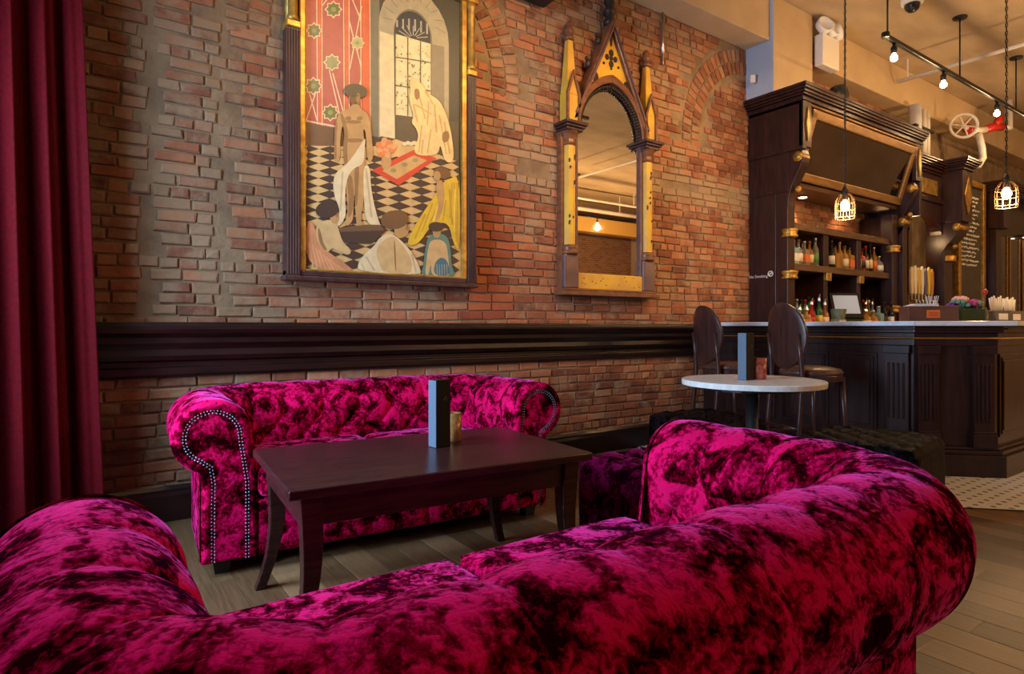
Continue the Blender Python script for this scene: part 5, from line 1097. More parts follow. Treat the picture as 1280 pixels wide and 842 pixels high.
for s in (-1,1):
    x = s*.455
    mb = MB(); mb.box(x-.075, x+.075, -.075, .03, .03, .31); mb.build('plinth_block', MT['purplewood'], T, bevel=.014)
    mb = MB(); mb.lathe([(.07,.31),(.072,.325),(.06,.34),(.066,.355),(.066,.37),(.052,.385)], (x,-.035,0), 20); mb.build('ring_moulding', MT['brownmould'], T, smooth=True)
    mb = MB(); mb.lathe([(.05,.38),(.05,1.19),(.056,1.195)], (x,-.035,0), 8); mb.build('column', MT['yellow'], T)
    MB().box(x-s*.075-.012, x-s*.075+.012, -.045, .03, .03, 1.36).build('inner_stile', MT['purplewood'], T, bevel=.004)
    MB().box(x+s*.06-.02, x+s*.06+.02, -.03, .03, .03, 1.34).build('outer_stile', MT['brownmould'], T, bevel=.004)
    mb = MB(); mb.lathe([(.052,1.19),(.06,1.20),(.052,1.215),(.05,1.24),(.07,1.28),(.085,1.30)], (x,-.035,0), 8); mb.build('capital', MT['brownmould'], T)
    mb = MB(); mb.box(x-.085,x+.085,-.115,.03,1.30,1.325); mb.box(x-.10,x+.10,-.13,.03,1.325,1.345); mb.box(x-.115,x+.115,-.145,.03,1.345,1.372); mb.build('abacus', MT['frame_dark'], T, bevel=.006)
    # pinnacle: gabled block, spire, finial
    mb = MB(); mb.box(x-.055,x+.055,-.085,.02,1.372,1.60); mb.prism([(x-.055,1.60),(x+.055,1.60),(x,1.76)], XZ, -.085, .02); mb.build('pinnacle_block', MT['yellow'], T, bevel=.004)
    mb = MB()
    for q in (-1,1): mb.band([(x+q*.07,1.375),(x+q*.07,1.61),(x,1.80)], [(x+q*.05,1.375),(x+q*.05,1.60),(x,1.755)], XZ, -.10, -.08)
    mb.build('gablet_moulding', MT['brownmould'], T)
    mb = MB(); mb.taper((x,-.03,1.60),.052,.045,(x,-.03,2.06),.022,.02); mb.build('spire', MT['yellow'], T)
    mb = MB(); mb.taper((x+.03,-.015,1.60),.05,.03,(x+.008,-.015,2.06),.028,.025); mb.build('spire_side', MT['purplewood'], T)
    mb = MB(); mb.lathe([(.03,2.05),(.044,2.06),(.044,2.075),(.028,2.09),(.048,2.12),(.04,2.145),(.02,2.155),(.034,2.175),(.02,2.20),(.001,2.215)], (x,-.03,0), 12); mb.build('finial', MT['brownmould'], T, smooth=True)
    # gable half: mouldings and yellow tracery panel
    L1 = lancet(.37,1.34,1.80); n = len(L1)
    L2 = lancet(.41,1.34,1.87,n)
    zt = 2.36
    Gi = [( (1-i/(n-1))*.405, 1.42+(zt-.12-1.42)*(i/(n-1))) for i in range(n)]
    Go = [( (1-i/(n-1))*.455, 1.40+(zt-1.40)*(i/(n-1))) for i in range(n)]
    M_ = lambda C: [(s*a, b) for a,b in C]
    mb = MB(); mb.band(M_(L2), M_([(max(a,0),b) for a,b in Gi]), XZ, -.05, .02); mb.build('tracery_panel', MT['yellow'], T)
    mb = MB(); mb.band(M_(L1), M_(L2), XZ, -.075, .01); mb.build('arch_moulding', MT['brownmould'], T, bevel=.006)
    mb = MB(); mb.band(M_(Gi), M_(Go), XZ, -.085, .02); mb.build('gable_moulding', MT['brownmould'], T, bevel=.006)
    mb = MB(); mb.band(M_([(a*1.035,b+.03) for a,b in Gi]), M_([(a*1.06,b+.05) for a,b in Gi]), XZ, -.10, -.08); mb.build('gable_bead', MT['purplewood'], T)
    mb = MB(); IL = lancet(.355,1.36,1.775,24)
    for a,b in IL: mb.ball((s*a*.985,-.05,b-.004), .014, 6, 4)
    for a,b in lancet(.335,1.37,1.745,22): mb.ball((s*a*.985,-.035,b), .0085, 6, 4)
    stuff(mb.build('arch_beading', MT['carved'], T, smooth=True))
    # cut-outs in the tracery
    def cut(name, polys):
        for p in polys: MB().prism([(s*a,b) for a,b in p], XZ, -.056, -.045).build(name, MT['carved'], T)
    cut('tracery_cutout', [arc(.175,1.80,.028,0,360,13,.055)[:-1], arc(.215,1.735,.022,0,360,11,.035)[:-1], arc(.29,1.63,.012,0,360,9)[:-1], arc(.085,1.955,.012,0,360,9)[:-1]])
    # crockets along the raking edge
    for t in (.28,.52,.76):
        cx, cz_ = (1-t)*.47+.02, 1.42+(zt-1.42)*t
        mb = MB(); mb.ball((s*cx,-.03,cz_+.01), .028, 8, 6, (1,.8,1.4)); mb.ball((s*(cx+.015),-.03,cz_+.05), .018, 8, 6); mb.build('crocket', MT['carved'], T, smooth=True)
mb = MB()
for a,b,r in ((0,2.06,.026),(-.048,2.015,.022),(.048,2.015,.022),(0,1.965,.026),(0,2.015,.02)): mb.prism(arc(a,b,r,0,360,13,r*1.15)[:-1], XZ, -.057, -.045)
mb.prism(arc(0,2.17,.013,0,360,11,.055)[:-1], XZ, -.057, -.045); mb.prism(arc(0,1.925,.01,0,360,9,.012)[:-1], XZ, -.057, -.045)
mb.build('cross_cutout', MT['carved'], T)
mb = MB(); mb.lathe([(.05,2.30),(.055,2.34),(.03,2.37),(.058,2.41),(.058,2.43),(.028,2.46),(.05,2.50),(.04,2.54),(.015,2.56),(.03,2.585),(.018,2.62),(.001,2.63)], (0,-.03,0), 12); mb.build('apex_finial', MT['carved'], T, smooth=True)
# dark worn spots on the columns: flakes of lost paint, each with its own outline
rr = random.Random(4)
mb = MB()
for s in (-1,1):
    for k in range(9):
        z = rr.uniform(.45,1.15); a = math.radians(-90+rr.uniform(-45,45)); 
        cx = s*.455+.0495*math.cos(a); cy = -.035+.0495*math.sin(a); mb.ball((cx,cy,z), .009, 6, 4, (1,1,rr.uniform(1,2.6)))
for k in range(14): mb.ball((rr.uniform(-.34,.34),-.054,rr.uniform(.05,.15)), .006, 6, 4, (1.4,.5,1))
stuff(mb.build('paint_losses', MT['carved'], T))

# ------------------------------------------------------------------ small things on the wall
T = thing('wall_speaker', 'small dark speaker box high on the brick wall between picture and mirror', 'speaker', (2.90,3.80,3.62))
MB().box(-.13,.13,-.09,.09,0,.22).build('cabinet', MT['black'], T, bevel=.01)
MB().box(-.115,.115,-.097,-.088,.015,.205).build('grille', mat('speaker_cloth', (.03,.028,.028), .9, bump=.5, bscale=300), T)
MB().box(-.03,.03,.08,.115,.08,.14).build('bracket', MT['black'], T)
tag(MB().tube([(4.44,3.895,3.52),(4.44,3.895,4.0)], .012, 10).build('steel_conduit', MT['steel'], loc=None, smooth=True), 'short vertical steel conduit on the brick beside the mirror', 'conduit')
tag(MB().lathe([(.03,0),(.03,.075),(.024,.08),(.001,.08)], (5.70,3.80,3.60), 4, sq=1.2).build('wall_sensor', MT['whiteplastic'], loc=(5.70,3.80,3.60)), 'tiny white sensor box on the grey pier face above the cabinet', 'sensor')
# ------------------------------------------------------------------ bar counter
T = thing('bar_counter', 'dark panelled bar counter with fluted pilasters and white marble top', 'bar', (5.3,2.6,0))
mb = MB(); mb.prism([(4.90,3.90),(4.90,1.97),(5.37,1.50),(13.2,1.50),(13.2,2.12),(5.72,2.12),(5.52,2.32),(5.52,3.90)], XY, 1.085, 1.12); mb.build('marble_top', MT['marble'], T, world=True, bevel=.006)
mb = MB(); mb.prism([(4.99,3.90),(4.99,2.0),(5.40,1.59),(13.1,1.59),(13.1,2.1),(5.7,2.1),(5.5,2.3),(5.5,3.90)], XY, 1.035, 1.085); mb.prism([(4.96,3.90),(4.96,1.99),(5.39,1.56),(13.1,1.56),(13.1,2.1),(5.7,2.1),(5.5,2.3),(5.5,3.90)], XY, 1.058, 1.07); mb.build('cornice_moulding', MT['barwood'], T, world=True, bevel=.004)
mb = MB(); mb.tube([(5.015,3.90,.995),(5.015,2.015,.995),(5.415,1.615,.995),(13.1,1.615,.995)], .009, 8); mb.build('brass_strip', MT['brass'], T, world=True)
mb = MB(); mb.prism([(5.05,3.90),(5.05,2.03),(5.43,1.65),(13.1,1.65),(13.1,2.05),(5.68,2.05),(5.48,2.25),(5.48,3.90)], XY, 0, 1.035); mb.build('body', MT['barwood'], T, world=True)
mb = MB(); mb.prism([(5.03,3.90),(5.03,2.02),(5.42,1.63),(13.1,1.63),(13.1,1.7),(5.45,1.7),(5.1,2.05),(5.1,3.9)], XY, .94, 1.035); mb.build('frieze', MT['barwood'], T, world=True, bevel=.004)
mb = MB(); mb.prism([(4.97,3.90),(4.97,1.995),(5.395,1.57),(13.1,1.57),(13.1,1.7),(5.45,1.7),(5.1,2.05),(5.1,3.9)], XY, 0, .155)
mb.prism([(4.995,3.90),(4.995,2.005),(5.405,1.595),(13.1,1.595),(13.1,1.7),(5.45,1.7),(5.1,2.05),(5.1,3.9)], XY, .155, .185); mb.prism([(5.02,3.90),(5.02,2.015),(5.415,1.62),(13.1,1.62),(13.1,1.7),(5.45,1.7),(5.1,2.05),(5.1,3.9)], XY, .185, .205); mb.build('plinth', MT['barwood'], T, world=True, bevel=.004)
def face(o, d):      # local (s along, out, z) -> world, o = start, d = direction; outward is to the right of d
    d = Vector((d[0],d[1],0)).normalized(); n = Vector((d.y,-d.x,0)); o = Vector((o[0],o[1],0))
    M = Matrix.Identity(4); M.col[0][:3] = d; M.col[1][:3] = n; M.col[3][:3] = o; return M
# the end face runs from wall to corner (towards -y): outward is -x
FE = face((5.05,3.90),(0,-1)); FC = face((5.05,2.03),(1,-1)); FF = face((5.43,1.65),(1,0))
def pil(F, s0, s1, n=4):
    mb = MB(); mb.box(s0,s1,0,.035,.205,.94,F); mb.box(s0-.012,s1+.012,0,.05,.205,.30,F); mb.box(s0-.006,s1+.006,0,.045,.30,.32,F); mb.box(s0-.01,s1+.01,0,.05,.88,.94,F); P_ = mb.build('pilaster', MT['barwood'], T, world=True, bevel=.004)
    w = (s1-s0)/(n+1); mb = MB()
    for i in range(n):
        c = s0+w*(i+1); mb.tube([F @ Vector((c,.036,.40)), F @ Vector((c,.036,.80))], .0085, 8)
        mb.ball(F @ Vector((c,.036,.40)), .011, 6, 4); mb.ball(F @ Vector((c,.036,.80)), .011, 6, 4)
    mb.build('fluting', MT['barwood'], P_, loc=(0,0,0)).location = -Vector(T.location)
def panel(F, s0, s1, z0=.27, z1=.88):
    mb = MB(); mb.box(s0,s1,0,.012,z0,z1,F); mb.box(s0+.05,s1-.05,0,.022,z0+.05,z1-.05,F); mb.build('raised_panel', MT['barwood'], T, world=True, bevel=.006)
    mb = MB()
    q = [(s0+.03,z0+.03),(s1-.03,z0+.03),(s1-.03,z1-.03),(s0+.03,z1-.03)]
    mb.tube([F @ Vector((a,.012,b)) for a,b in q], .008, 6, closed=True); mb.build('panel_moulding', MT['barwood'], T, world=True)
pil(FE, 1.68, 1.85); panel(FE, 1.30, 1.62); panel(FE, .82, 1.24); panel(FE, .34, .76)
pil(FC, .02, .15); pil(FC, .385, .52, 4); 
for i in range(8): panel(FF, .06+i*.9, .86+i*.9)
# foot rail
# ------------------------------------------------------------------ back bar, first section
T = thing('back_bar_cabinet', 'tall dark mahogany back-bar cabinet with deep cornice, carved corbels and bottle shelves', 'cabinet', (5.8,3.6,0))
def P(name, mb, m, bevel=.004, smooth=False, par=None): return mb.build(name, MT[m], par or T, world=True, bevel=bevel, smooth=smooth)
mb = MB(); mb.box(5.80,5.84,3.60,3.90,0,2.44); P('side_panel', mb, 'barwood')
mb = MB(); mb.box(5.795,5.84,3.46,3.90,2.45,2.83); P('side_panel', mb, 'barwood')
mb = MB(); mb.box(5.785,5.84,3.31,3.90,2.85,3.30); P('side_panel', mb, 'barwood')
P('side_moulding', MB().box(5.775,5.85,3.30,3.90,2.825,2.855), 'barwood'); P('side_moulding', MB().box(5.788,5.85,3.46,3.90,2.43,2.455), 'barwood')
mb = MB(); mb.box(5.798,5.93,3.47,3.60,0,2.44); P('front_post', mb, 'barwood'); P('upper_post', MB().box(5.80,5.93,3.47,3.60,2.44,2.84), 'barwood')
for z in (1.56, 1.98):
    mb = MB(); mb.lathe([(.075,z),(.085,z+.01),(.07,z+.03),(.08,z+.06),(.085,z+.075),(.07,z+.085)], (5.865,3.49,0), 16); P('gilt_band', mb, 'gold', 0, True)
def corbel(x0, x1, yb, yf, z0, z1, par):
    n = 14; A = []; 
    poly = [(yb,z1),(yf,z1)]+[(min(yb-.004, yf+(yb-yf)*(.5-.5*math.cos(PI*t))-.03*math.sin(2*PI*t)*(1-t)), z1-(z1-z0)*t) for t in [i/n for i in range(1,n)]]+[(yb,z0)]
    mb = MB(); mb.prism(poly, YZ, x0, x1); c_ = P('corbel', mb, 'barwood', .006, par=par)
    mb = MB(); mb.lathe([(.001,-.01),(.05,-.005),(.05,x1-x0+.005),(.001,x1-x0+.01)], (0,0,0), 14, Matrix.Rotation(PI/2,4,'Y')); 
    mb.v = [(v[0]+x0, v[1]+yf+.035, v[2]+z1-.07) for v in mb.v]
    P('gilt_scroll', mb, 'gold', 0, True, par=par)
    P('gilt_boss', MB().ball(((x0+x1)/2, (yf+yb)/2, z0+.20), .035, 10, 6), 'gold', 0, True, par=par)
corbel(5.80,5.93,3.47,3.33,2.25,2.83,T); corbel(8.28,8.42,3.47,3.33,2.25,2.83,T)
for xa, xb in ((5.785,5.94),(8.28,8.44)): P('frieze_stile', MB().box(xa,xb,3.30,3.345,2.85,3.30), 'barwood')
for xc in (5.862, 8.36):
    mb = MB(); mb.prism([(xc-.03,3.075),(xc,2.90),(xc+.03,3.075),(xc,3.25)], XZ, 3.285, 3.301); P('gilt_lozenge', mb, 'gold', .005)
def cornice(x0, x1, yf, z0, nm='cornice', par=None, dx1=None, yb=3.90):
    mb = MB()
    for o, a, b in ((.0,0,.03),(.02,.03,.05),(.012,.05,.075),(.04,.075,.095),(.058,.095,.12),(.078,.12,.145),(.088,.145,.175)):
        mb.box(x0-o, x1+(o if dx1 is None else dx1), yf-o, yb, z0+a, z0+b)
    return P(nm, mb, 'barwood', .005, par=par)
cornice(5.785, 8.46, 3.31, 3.27, dx1=0)
mb = MB(); mb.box(5.9,8.3,3.345,3.59,3.24,3.30); P('header_board', mb, 'barwood')
mb = MB(); mb.tube([(5.90,3.305,3.275),(8.4,3.305,3.275)], .012, 8); P('header_bead', mb, 'goldwood', 0, True)
mb = MB(); mb.box(5.84,8.40,3.52,3.90,2.525,2.575); P('soffit_board', mb, 'shelfwood')
P('side_panel', MB().box(8.40,8.46,3.31,3.90,2.44,3.27), 'barwood'); P('side_panel', MB().box(8.16,8.21,3.47,3.90,0,2.44), 'barwood')
mb = MB(); mb.box(8.04,8.16,3.465,3.60,0,2.44); P('front_post', mb, 'barwood')
for z in (1.25, 1.98):
    mb = MB(); mb.lathe([(.075,z),(.085,z+.01),(.07,z+.03),(.08,z+.06),(.085,z+.075),(.07,z+.085)], (8.10,3.485,0), 16); P('gilt_band', mb, 'gold', 0, True)
for z in (1.66, 2.075):
    mb = MB(); mb.box(5.84,8.16,3.50,3.89,z,z+.07); P('shelf', mb, 'shelfwood')
mb = MB(); mb.box(5.84,8.20,3.38,3.9,1.02,1.06); P('worktop', mb, 'espresso')
mb = MB(); mb.box(5.84,8.20,3.45,3.59,0,1.02); P('lower_front', mb, 'barwood')
for x in (6.60, 7.32):
    mb = MB(); mb.box(x,x+.10,3.53,3.89,1.73,2.075); P('divider', mb, 'barwood')
    mb = MB(); mb.box(x,x+.08,3.53,3.89,1.06,1.66); P('divider', mb, 'barwood')
    mb = MB(); mb.box(x-.01,x+.09,3.49,3.53,1.575,1.662); P('gilt_bracket', mb, 'gold', .006)
# brick pier face behind the shelves is the wall itself; downlight under the soffit
T2 = thing('recessed_downlight', 'small round recessed downlight glowing under the back-bar soffit', 'light', (6.55,3.74,2.511))
MB().lathe([(.05,-.004),(.06,0),(.06,.010),(.001,.010)], seg=20).build('rim', MT['brass'], T2); MB().lathe([(.042,-.006),(.042,-.001),(.001,-.001)], seg=20).build('lens', MT['puck'], T2)
light('shelf_spot', 'SPOT', (6.55,3.74,2.49), 16, WARM, (6.5,3.88,2.0), .02, 120)
light('shelf_fill_right', 'SPOT', (7.5,3.70,2.49), 9, WARM, (7.7,3.75,1.9), .02, 130)  # added spot with no fixture, brightens the bottles on the right
# ------------------------------------------------------------------ tilted mirror
a0, a1 = Vector((6.0,3.315,3.23)), Vector((6.0,3.50,2.60)); dv = (a1-a0); H_ = dv.length; dn = dv.normalized(); nr = Vector((1,0,0)).cross(dn).normalized()
if nr.y > 0: nr = -nr
T = thing('tilted_mirror', 'wide gilt-framed bar mirror leaning forward under the cabinet cornice', 'mirror', (7.2,3.50,2.60))
def TM(x, h, d): return tuple(Vector((x, a0.y, a0.z)) + dn*h + nr*d)
def tb(x0,x1,h0,h1,d0,d1):
    mb = MB(); mb.add([TM(x,h,d) for x,h,d in ((x0,h0,d0),(x1,h0,d0),(x1,h1,d0),(x0,h1,d0),(x0,h0,d1),(x1,h0,d1),(x1,h1,d1),(x0,h1,d1))], [(3,2,1,0),(4,5,6,7),(0,1,5,4),(1,2,6,5),(2,3,7,6),(3,0,4,7)]); return mb
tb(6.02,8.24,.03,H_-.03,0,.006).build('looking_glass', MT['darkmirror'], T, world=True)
for x0,x1,h0,h1 in ((5.96,8.30,-.02,.07),(5.96,8.30,H_-.07,H_+.02),(5.96,6.05,0,H_),(8.21,8.30,0,H_)):
    tb(x0,x1,h0,h1,-.02,.03).build('frame_board', MT['goldwood'], T, world=True, bevel=.012)
# ------------------------------------------------------------------ tap alcove
T = thing('tap_alcove', 'arched mahogany alcove with carved brackets behind the beer taps', 'cabinet', (8.9,3.6,0))
mb = MB(); mb.box(8.22,8.34,3.42,3.60,0,2.3); P('post', mb, 'barwood')
corbel(8.22,8.34,3.56,3.40,1.95,2.43,T)
A = [(8.34,2.30)]+[(8.34+.53-.53*math.cos(PI*i/16), 2.30+.26*math.sin(PI*i/16)) for i in range(1,16)]+[(9.40,2.30)]
B = [(8.34+1.06*i/16, 2.70) for i in range(17)]
mb = MB(); mb.band(A, B, XZ, 3.44, 3.58); P('arch_header', mb, 'barwood')
mb = MB(); mb.box(8.47,9.45,3.42,3.62,2.70,2.76); mb.box(8.47,9.45,3.46,3.62,2.76,3.10); P('frieze', mb, 'barwood')
mb = MB(); mb.box(8.62,9.30,3.445,3.465,2.80,3.0); P('frieze_panel', mb, 'giltdull', .01)
cornice(8.56, 9.45, 3.44, 3.08, par=T, yb=3.62)
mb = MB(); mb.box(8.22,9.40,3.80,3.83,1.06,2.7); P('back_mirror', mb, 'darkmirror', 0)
mb = MB(); mb.box(9.40,9.72,3.20,3.64,2.46,3.10); P('projecting_block', mb, 'barwood')
mb = MB(); mb.prism([(9.44,2.80),(9.56,2.55),(9.68,2.80),(9.56,3.05)], XZ, 3.185, 3.201); P('gilt_lozenge', mb, 'gold', .005)
cornice(9.40, 9.72, 3.20, 3.10, par=T, yb=3.64)
corbel(9.42,9.70,3.46,3.24,1.95,2.46,T)
mb = MB(); mb.box(9.43,9.69,3.42,3.64,0,2.46); P('post', mb, 'barwood')
for z in (1.22,1.95):
    mb = MB(); mb.lathe([(.10,z),(.115,z+.01),(.10,z+.03),(.11,z+.06),(.10,z+.08)], (9.56,3.44,0), 16); P('gilt_band', mb, 'gold', 0, True)
mb = MB(); mb.box(8.21,9.43,3.42,3.80,1.02,1.06); P('worktop', mb, 'espresso')
light('alcove_lamp', 'POINT', (9.0,3.62,2.24), 5, WARM, size=.04)
# taps
T = thing('tap_tower', 'wooden beer tap tower with a row of steel spouts in the arched alcove', 'tap', (9.0,3.58,1.06))
MB().box(-.36,.36,-.05,.05,0,.42).build('tower_body', MT['shelfwood'], T, bevel=.008)
for i in range(7):
    x = -.30+i*.1; MB().tube([(x,-.05,.36),(x,-.11,.355),(x,-.125,.29)], .011, 8).build('spout', MT['steel'], T, smooth=True)
hc = [(.75,.62,.42),(.8,.8,.78),(.72,.5,.1),(.8,.78,.7),(.12,.12,.3),(.75,.55,.08),(.6,.3,.1)]; hn = ['tan','white','amber','cream','navy','yellow','copper']
for i in range(7):
    x = -.30+i*.1; m_ = mat('handle_'+hn[i], hc[i], .4)
    mb = MB(); mb.prism([(x-.022,.44),(x+.022,.44),(x+.042,.60+.01*(i%3)),(x+.034,.74+.02*(i%2)),(x,.79+.02*(i%2)),(x-.034,.74+.02*(i%2)),(x-.042,.60+.01*(i%3))], XZ, -.074, -.046); h_ = mb.build('tap_handle', m_, T, bevel=.006); h_['label'] = hn[i]+' tap handle'
    MB().tube([(x,-.06,.36),(x,-.06,.45)], .010, 8).build('handle_stem', MT['steel'], h_)
# ------------------------------------------------------------------ menu board
T = thing('chalk_menu_board', 'tall gold-framed blackboard with chalk writing beyond the tap alcove', 'blackboard', (10.63,3.53,1.15))
MB().box(-.42,.42,.0,.03,.05,2.0).build('slate', MT['slate'], T)
for x0,x1,z0,z1 in ((-.50,-.41,0,2.06),(.41,.50,0,2.06),(-.41,.41,0,.08),(-.41,.41,1.97,2.06)): MB().box(x0,x1,-.04,.03,z0,z1).build('gilt_frame_side', MT['gold'], T, bevel=.012)
mb = MB(); rr = random.Random(9)
for k in range(17):
    z = 1.82-k*.062; x = -.34; 
    if k == 0: x = -.25
    while x < .32-.1*(k%3):
        w = rr.uniform(.03,.10); pts = [(x+w*i/6, -.004, z+rr.uniform(-.016,.016)) for i in range(7)]; mb.tube(pts, .0065, 4); x += w+.022
stuff(mb.build('chalk_lines', MT['chalk'], T))
# ------------------------------------------------------------------ far back-bar section
T = thing('mirrored_back_bar_section', 'dark mahogany back-bar section with tall gilt-edged mirror strips beyond the menu board', 'cabinet', (12.1,3.55,0))
mb = MB(); mb.box(11.24,13.4,3.50,3.64,0,3.10); P('carcass', mb, 'barwood')
mb = MB(); mb.box(11.22,11.48,3.30,3.50,2.55,3.10); mb.box(11.24,11.46,3.40,3.50,0,2.55); P('post', mb, 'barwood')
cornice(11.22, 13.4, 3.30, 3.08, par=T, yb=3.64)
for i, x in enumerate((11.55,12.1,12.7)):
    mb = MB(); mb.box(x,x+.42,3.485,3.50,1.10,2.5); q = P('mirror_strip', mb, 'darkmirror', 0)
    mb = MB(); mb.tube([(x,3.48,1.10),(x+.42,3.48,1.10),(x+.42,3.48,2.5),(x,3.48,2.5)], .014, 6, closed=True); mb.build('gilt_edge', MT['goldwood'], T, world=True)
mb = MB(); mb.box(11.24,13.4,3.30,3.398,1.02,1.06); P('worktop', mb, 'espresso')
T2 = thing('recessed_downlight', 'small round downlight glowing beyond the far pendant lamp', 'light', (12.55,3.40,2.545))
MB().lathe([(.05,-.02),(.06,0),(.06,.010),(.001,.010)], seg=20).build('rim', MT['brass'], T2); MB().lathe([(.042,-.024),(.042,-.019),(.001,-.019)], seg=20).build('lens', MT['puck'], T2)
MB().box(-.03,.03,.0,.1,.0,.03).build('mount', MT['barwood'], T2)
# ------------------------------------------------------------------ bottles
def gl(name, col, tr=.55, r=.08): return mat('glass_'+name, col, r, trans=tr, ior=1.45)
G = {'clear':gl('clear',(.72,.75,.76),.8), 'green':gl('green',(.04,.14,.04),.4), 'amber':gl('amber',(.5,.19,.03),.5), 'brown':gl('brown',(.12,.04,.015),.3), 'blue':gl('blue',(.42,.68,.76),.5), 'dark':gl('dark',(.015,.018,.02),.1), 'red':gl('red',(.5,.04,.03),.35), 'honey':gl('honey',(.66,.34,.08),.55)}
Lm = {'white':mat('label_white',(.75,.72,.66),.6), 'cream':mat('label_cream',(.72,.58,.36),.6), 'black':mat('label_black',(.02,.02,.02),.5), 'orange':mat('label_orange',(.62,.16,.04),.6), 'green':mat('label_green',(.10,.28,.08),.6), 'red':mat('label_red',(.5,.03,.03),.6), 'yellow':mat('label_yellow',(.68,.5,.06),.6), 'none':None}
Cm = {'black':MT['black'], 'steel':MT['steel'], 'red':mat('cap_red',(.5,.02,.03),.4), 'gold':MT['brass'], 'white':MT['whiteplastic'], 'wood':MT['shelfwood']}
SH = {'tall':(.036,.30,[(.95,0),(1,.01),(1,.58),(.85,.66),(.42,.76),(.36,.80),(.36,.95),(.42,.955),(.42,.98)],16), 'round':(.044,.26,[(.9,0),(1,.02),(1,.52),(.9,.62),(.5,.70),(.33,.75),(.33,.93),(.4,.94),(.4,.98)],16),
      'square':(.050,.25,[(.95,0),(1,.02),(1,.62),(.9,.68),(.4,.72),(.33,.76),(.33,.93),(.4,.94),(.4,.98)],4), 'slim':(.030,.33,[(.95,0),(1,.01),(1,.5),(.8,.62),(.45,.72),(.38,.8),(.36,.95),(.42,.955),(.42,.98)],14), 'squat':(.055,.20,[(.85,0),(1,.04),(1,.55),(.8,.68),(.4,.74),(.34,.78),(.34,.92),(.42,.93),(.42,.98)],16)}
cache = {}
PL = {}
def bottle(x, y, z, shp, g, lab, cap, place, group, k=1.0, pour=False):
    key = (shp,g,lab,cap,pour)
    lb = '%s %s bottle, %s%s, %s' % ({'dark':'near-black'}.get(g, g), {'square':'square','round':'round-shouldered','tall':'tall','slim':'slim','squat':'squat'}[shp], 'pourer' if pour else cap+' cap', '' if lab=='none' else ', %s label' % lab, place)
    if key in cache:
        q = copy_tree(cache[key]); q.location = (x,y,z)
    else:
        q = thing('bottle', lb, 'bottle', (x,y,z)); r, h, pf, sg = SH[shp]; cache[key] = q
        rot = Matrix.Rotation(PI/4,4,'Z')
        MB().lathe([(r*(1.25 if sg==4 else 1)*a, h*b) for a,b in pf], seg=sg, M=rot).build('glass_body', G[g], q, smooth=sg!=4, bevel=.006 if sg==4 else 0)
        if lab != 'none': MB().lathe([(r*(1.25 if sg==4 else 1)*1.015, h*.14),(r*(1.25 if sg==4 else 1)*1.015, h*.46)], seg=sg, M=rot).build('paper_label', Lm[lab], q, smooth=sg!=4)
        nr_ = r*.45
        if pour: MB().tube([(0,0,h*.96),(0,0,h*1.06),(.012,0,h*1.16),(.03,0,h*1.22)], [nr_,nr_*.8,.004,.003], 8).build('pourer', MT['steel'], q)
        else: MB().lathe([(nr_,h*.93),(nr_,h*1.03),(nr_*.9,h*1.04),(.001,h*1.04)], seg=12).build('cap', Cm[cap], q, smooth=True)
    q['label'] = lb; q['group'] = group; q.scale = (k,k,k)
rb = random.Random(11)
U = 2.145-.415
def rowb(items, x0, x1, y, z, place, group):
    n = len(items)
    for i, it in enumerate(items): bottle(x0+(x1-x0)*(i/(max(1,n-1)))+rb.uniform(-.008,.008), y+rb.uniform(-.01,.01), z, *it[:4], place, group, 1.0, it[4] if len(it) > 4 else False)
Z1 = 1.731
rowb([('square','clear','none','steel'),('square','blue','white','steel'),('round','clear','white','wood'),('square','clear','orange','steel'),('round','amber','cream','wood'),('tall','clear','green','steel')], 6.0, 6.55, 3.60, Z1, 'upper cubby by end post', 'bottles on the upper shelf')
rowb([('tall','honey','cream','black'),('tall','dark','white','black'),('square','honey','none','black'),('tall','honey','none','gold'),('round','honey','cream','wood'),('square','honey','orange','black')], 6.77, 7.26, 3.60, Z1, 'upper middle cubby', 'bottles on the upper shelf')
rowb([('tall','honey','white','gold'),('round','red','black','black'),('tall','brown','white','red'),('slim','dark','cream','black'),('tall','amber','orange','gold'),('squat','clear','white','steel')], 7.48, 7.98, 3.60, Z1, 'upper cubby by alcove', 'bottles on the upper shelf')
Z0 = 1.061
bt_ = [('tall','dark','white','white'),('slim','amber','cream','black'),('slim','clear','white','red'),('tall','blue','white','steel'),('tall','green','green','black'),('tall','clear','white','red'),('slim','green','none','black'),('tall','dark','red','red')]
rowb([(*b,) for b in bt_], 6.0, 6.57, 3.64, Z0, 'lower rear row by end post', 'bottles on the back counter')
bt_ = [('squat','clear','white','steel',True),('squat','honey','orange','steel',True),('round','red','red','steel',True),('tall','green','yellow','steel',True),('round','amber','cream','steel',True)]
rowb(bt_, 6.0, 6.50, 3.47, Z0, 'lower front row by end post', 'bottles on the back counter')
bt_ = [('slim','clear','white','steel',True),('tall','honey','yellow','steel',True),('tall','red','white','steel',True),('slim','dark','white','red'),('tall','amber','orange','steel',True),('slim','clear','none','white'),('tall','blue','white','steel',True)]
rowb(bt_, 7.45, 7.98, 3.66, Z0, 'lower rear row beside till', 'bottles on the back counter')
bt_ = [('squat','honey','cream','steel',True),('squat','honey','orange','steel'),('square','blue','none','steel'),('tall','dark','black','black'),('tall','dark','white','black')]
rowb(bt_, 7.36, 7.97, 3.45, Z0, 'lower front row beside till', 'bottles on the back counter')
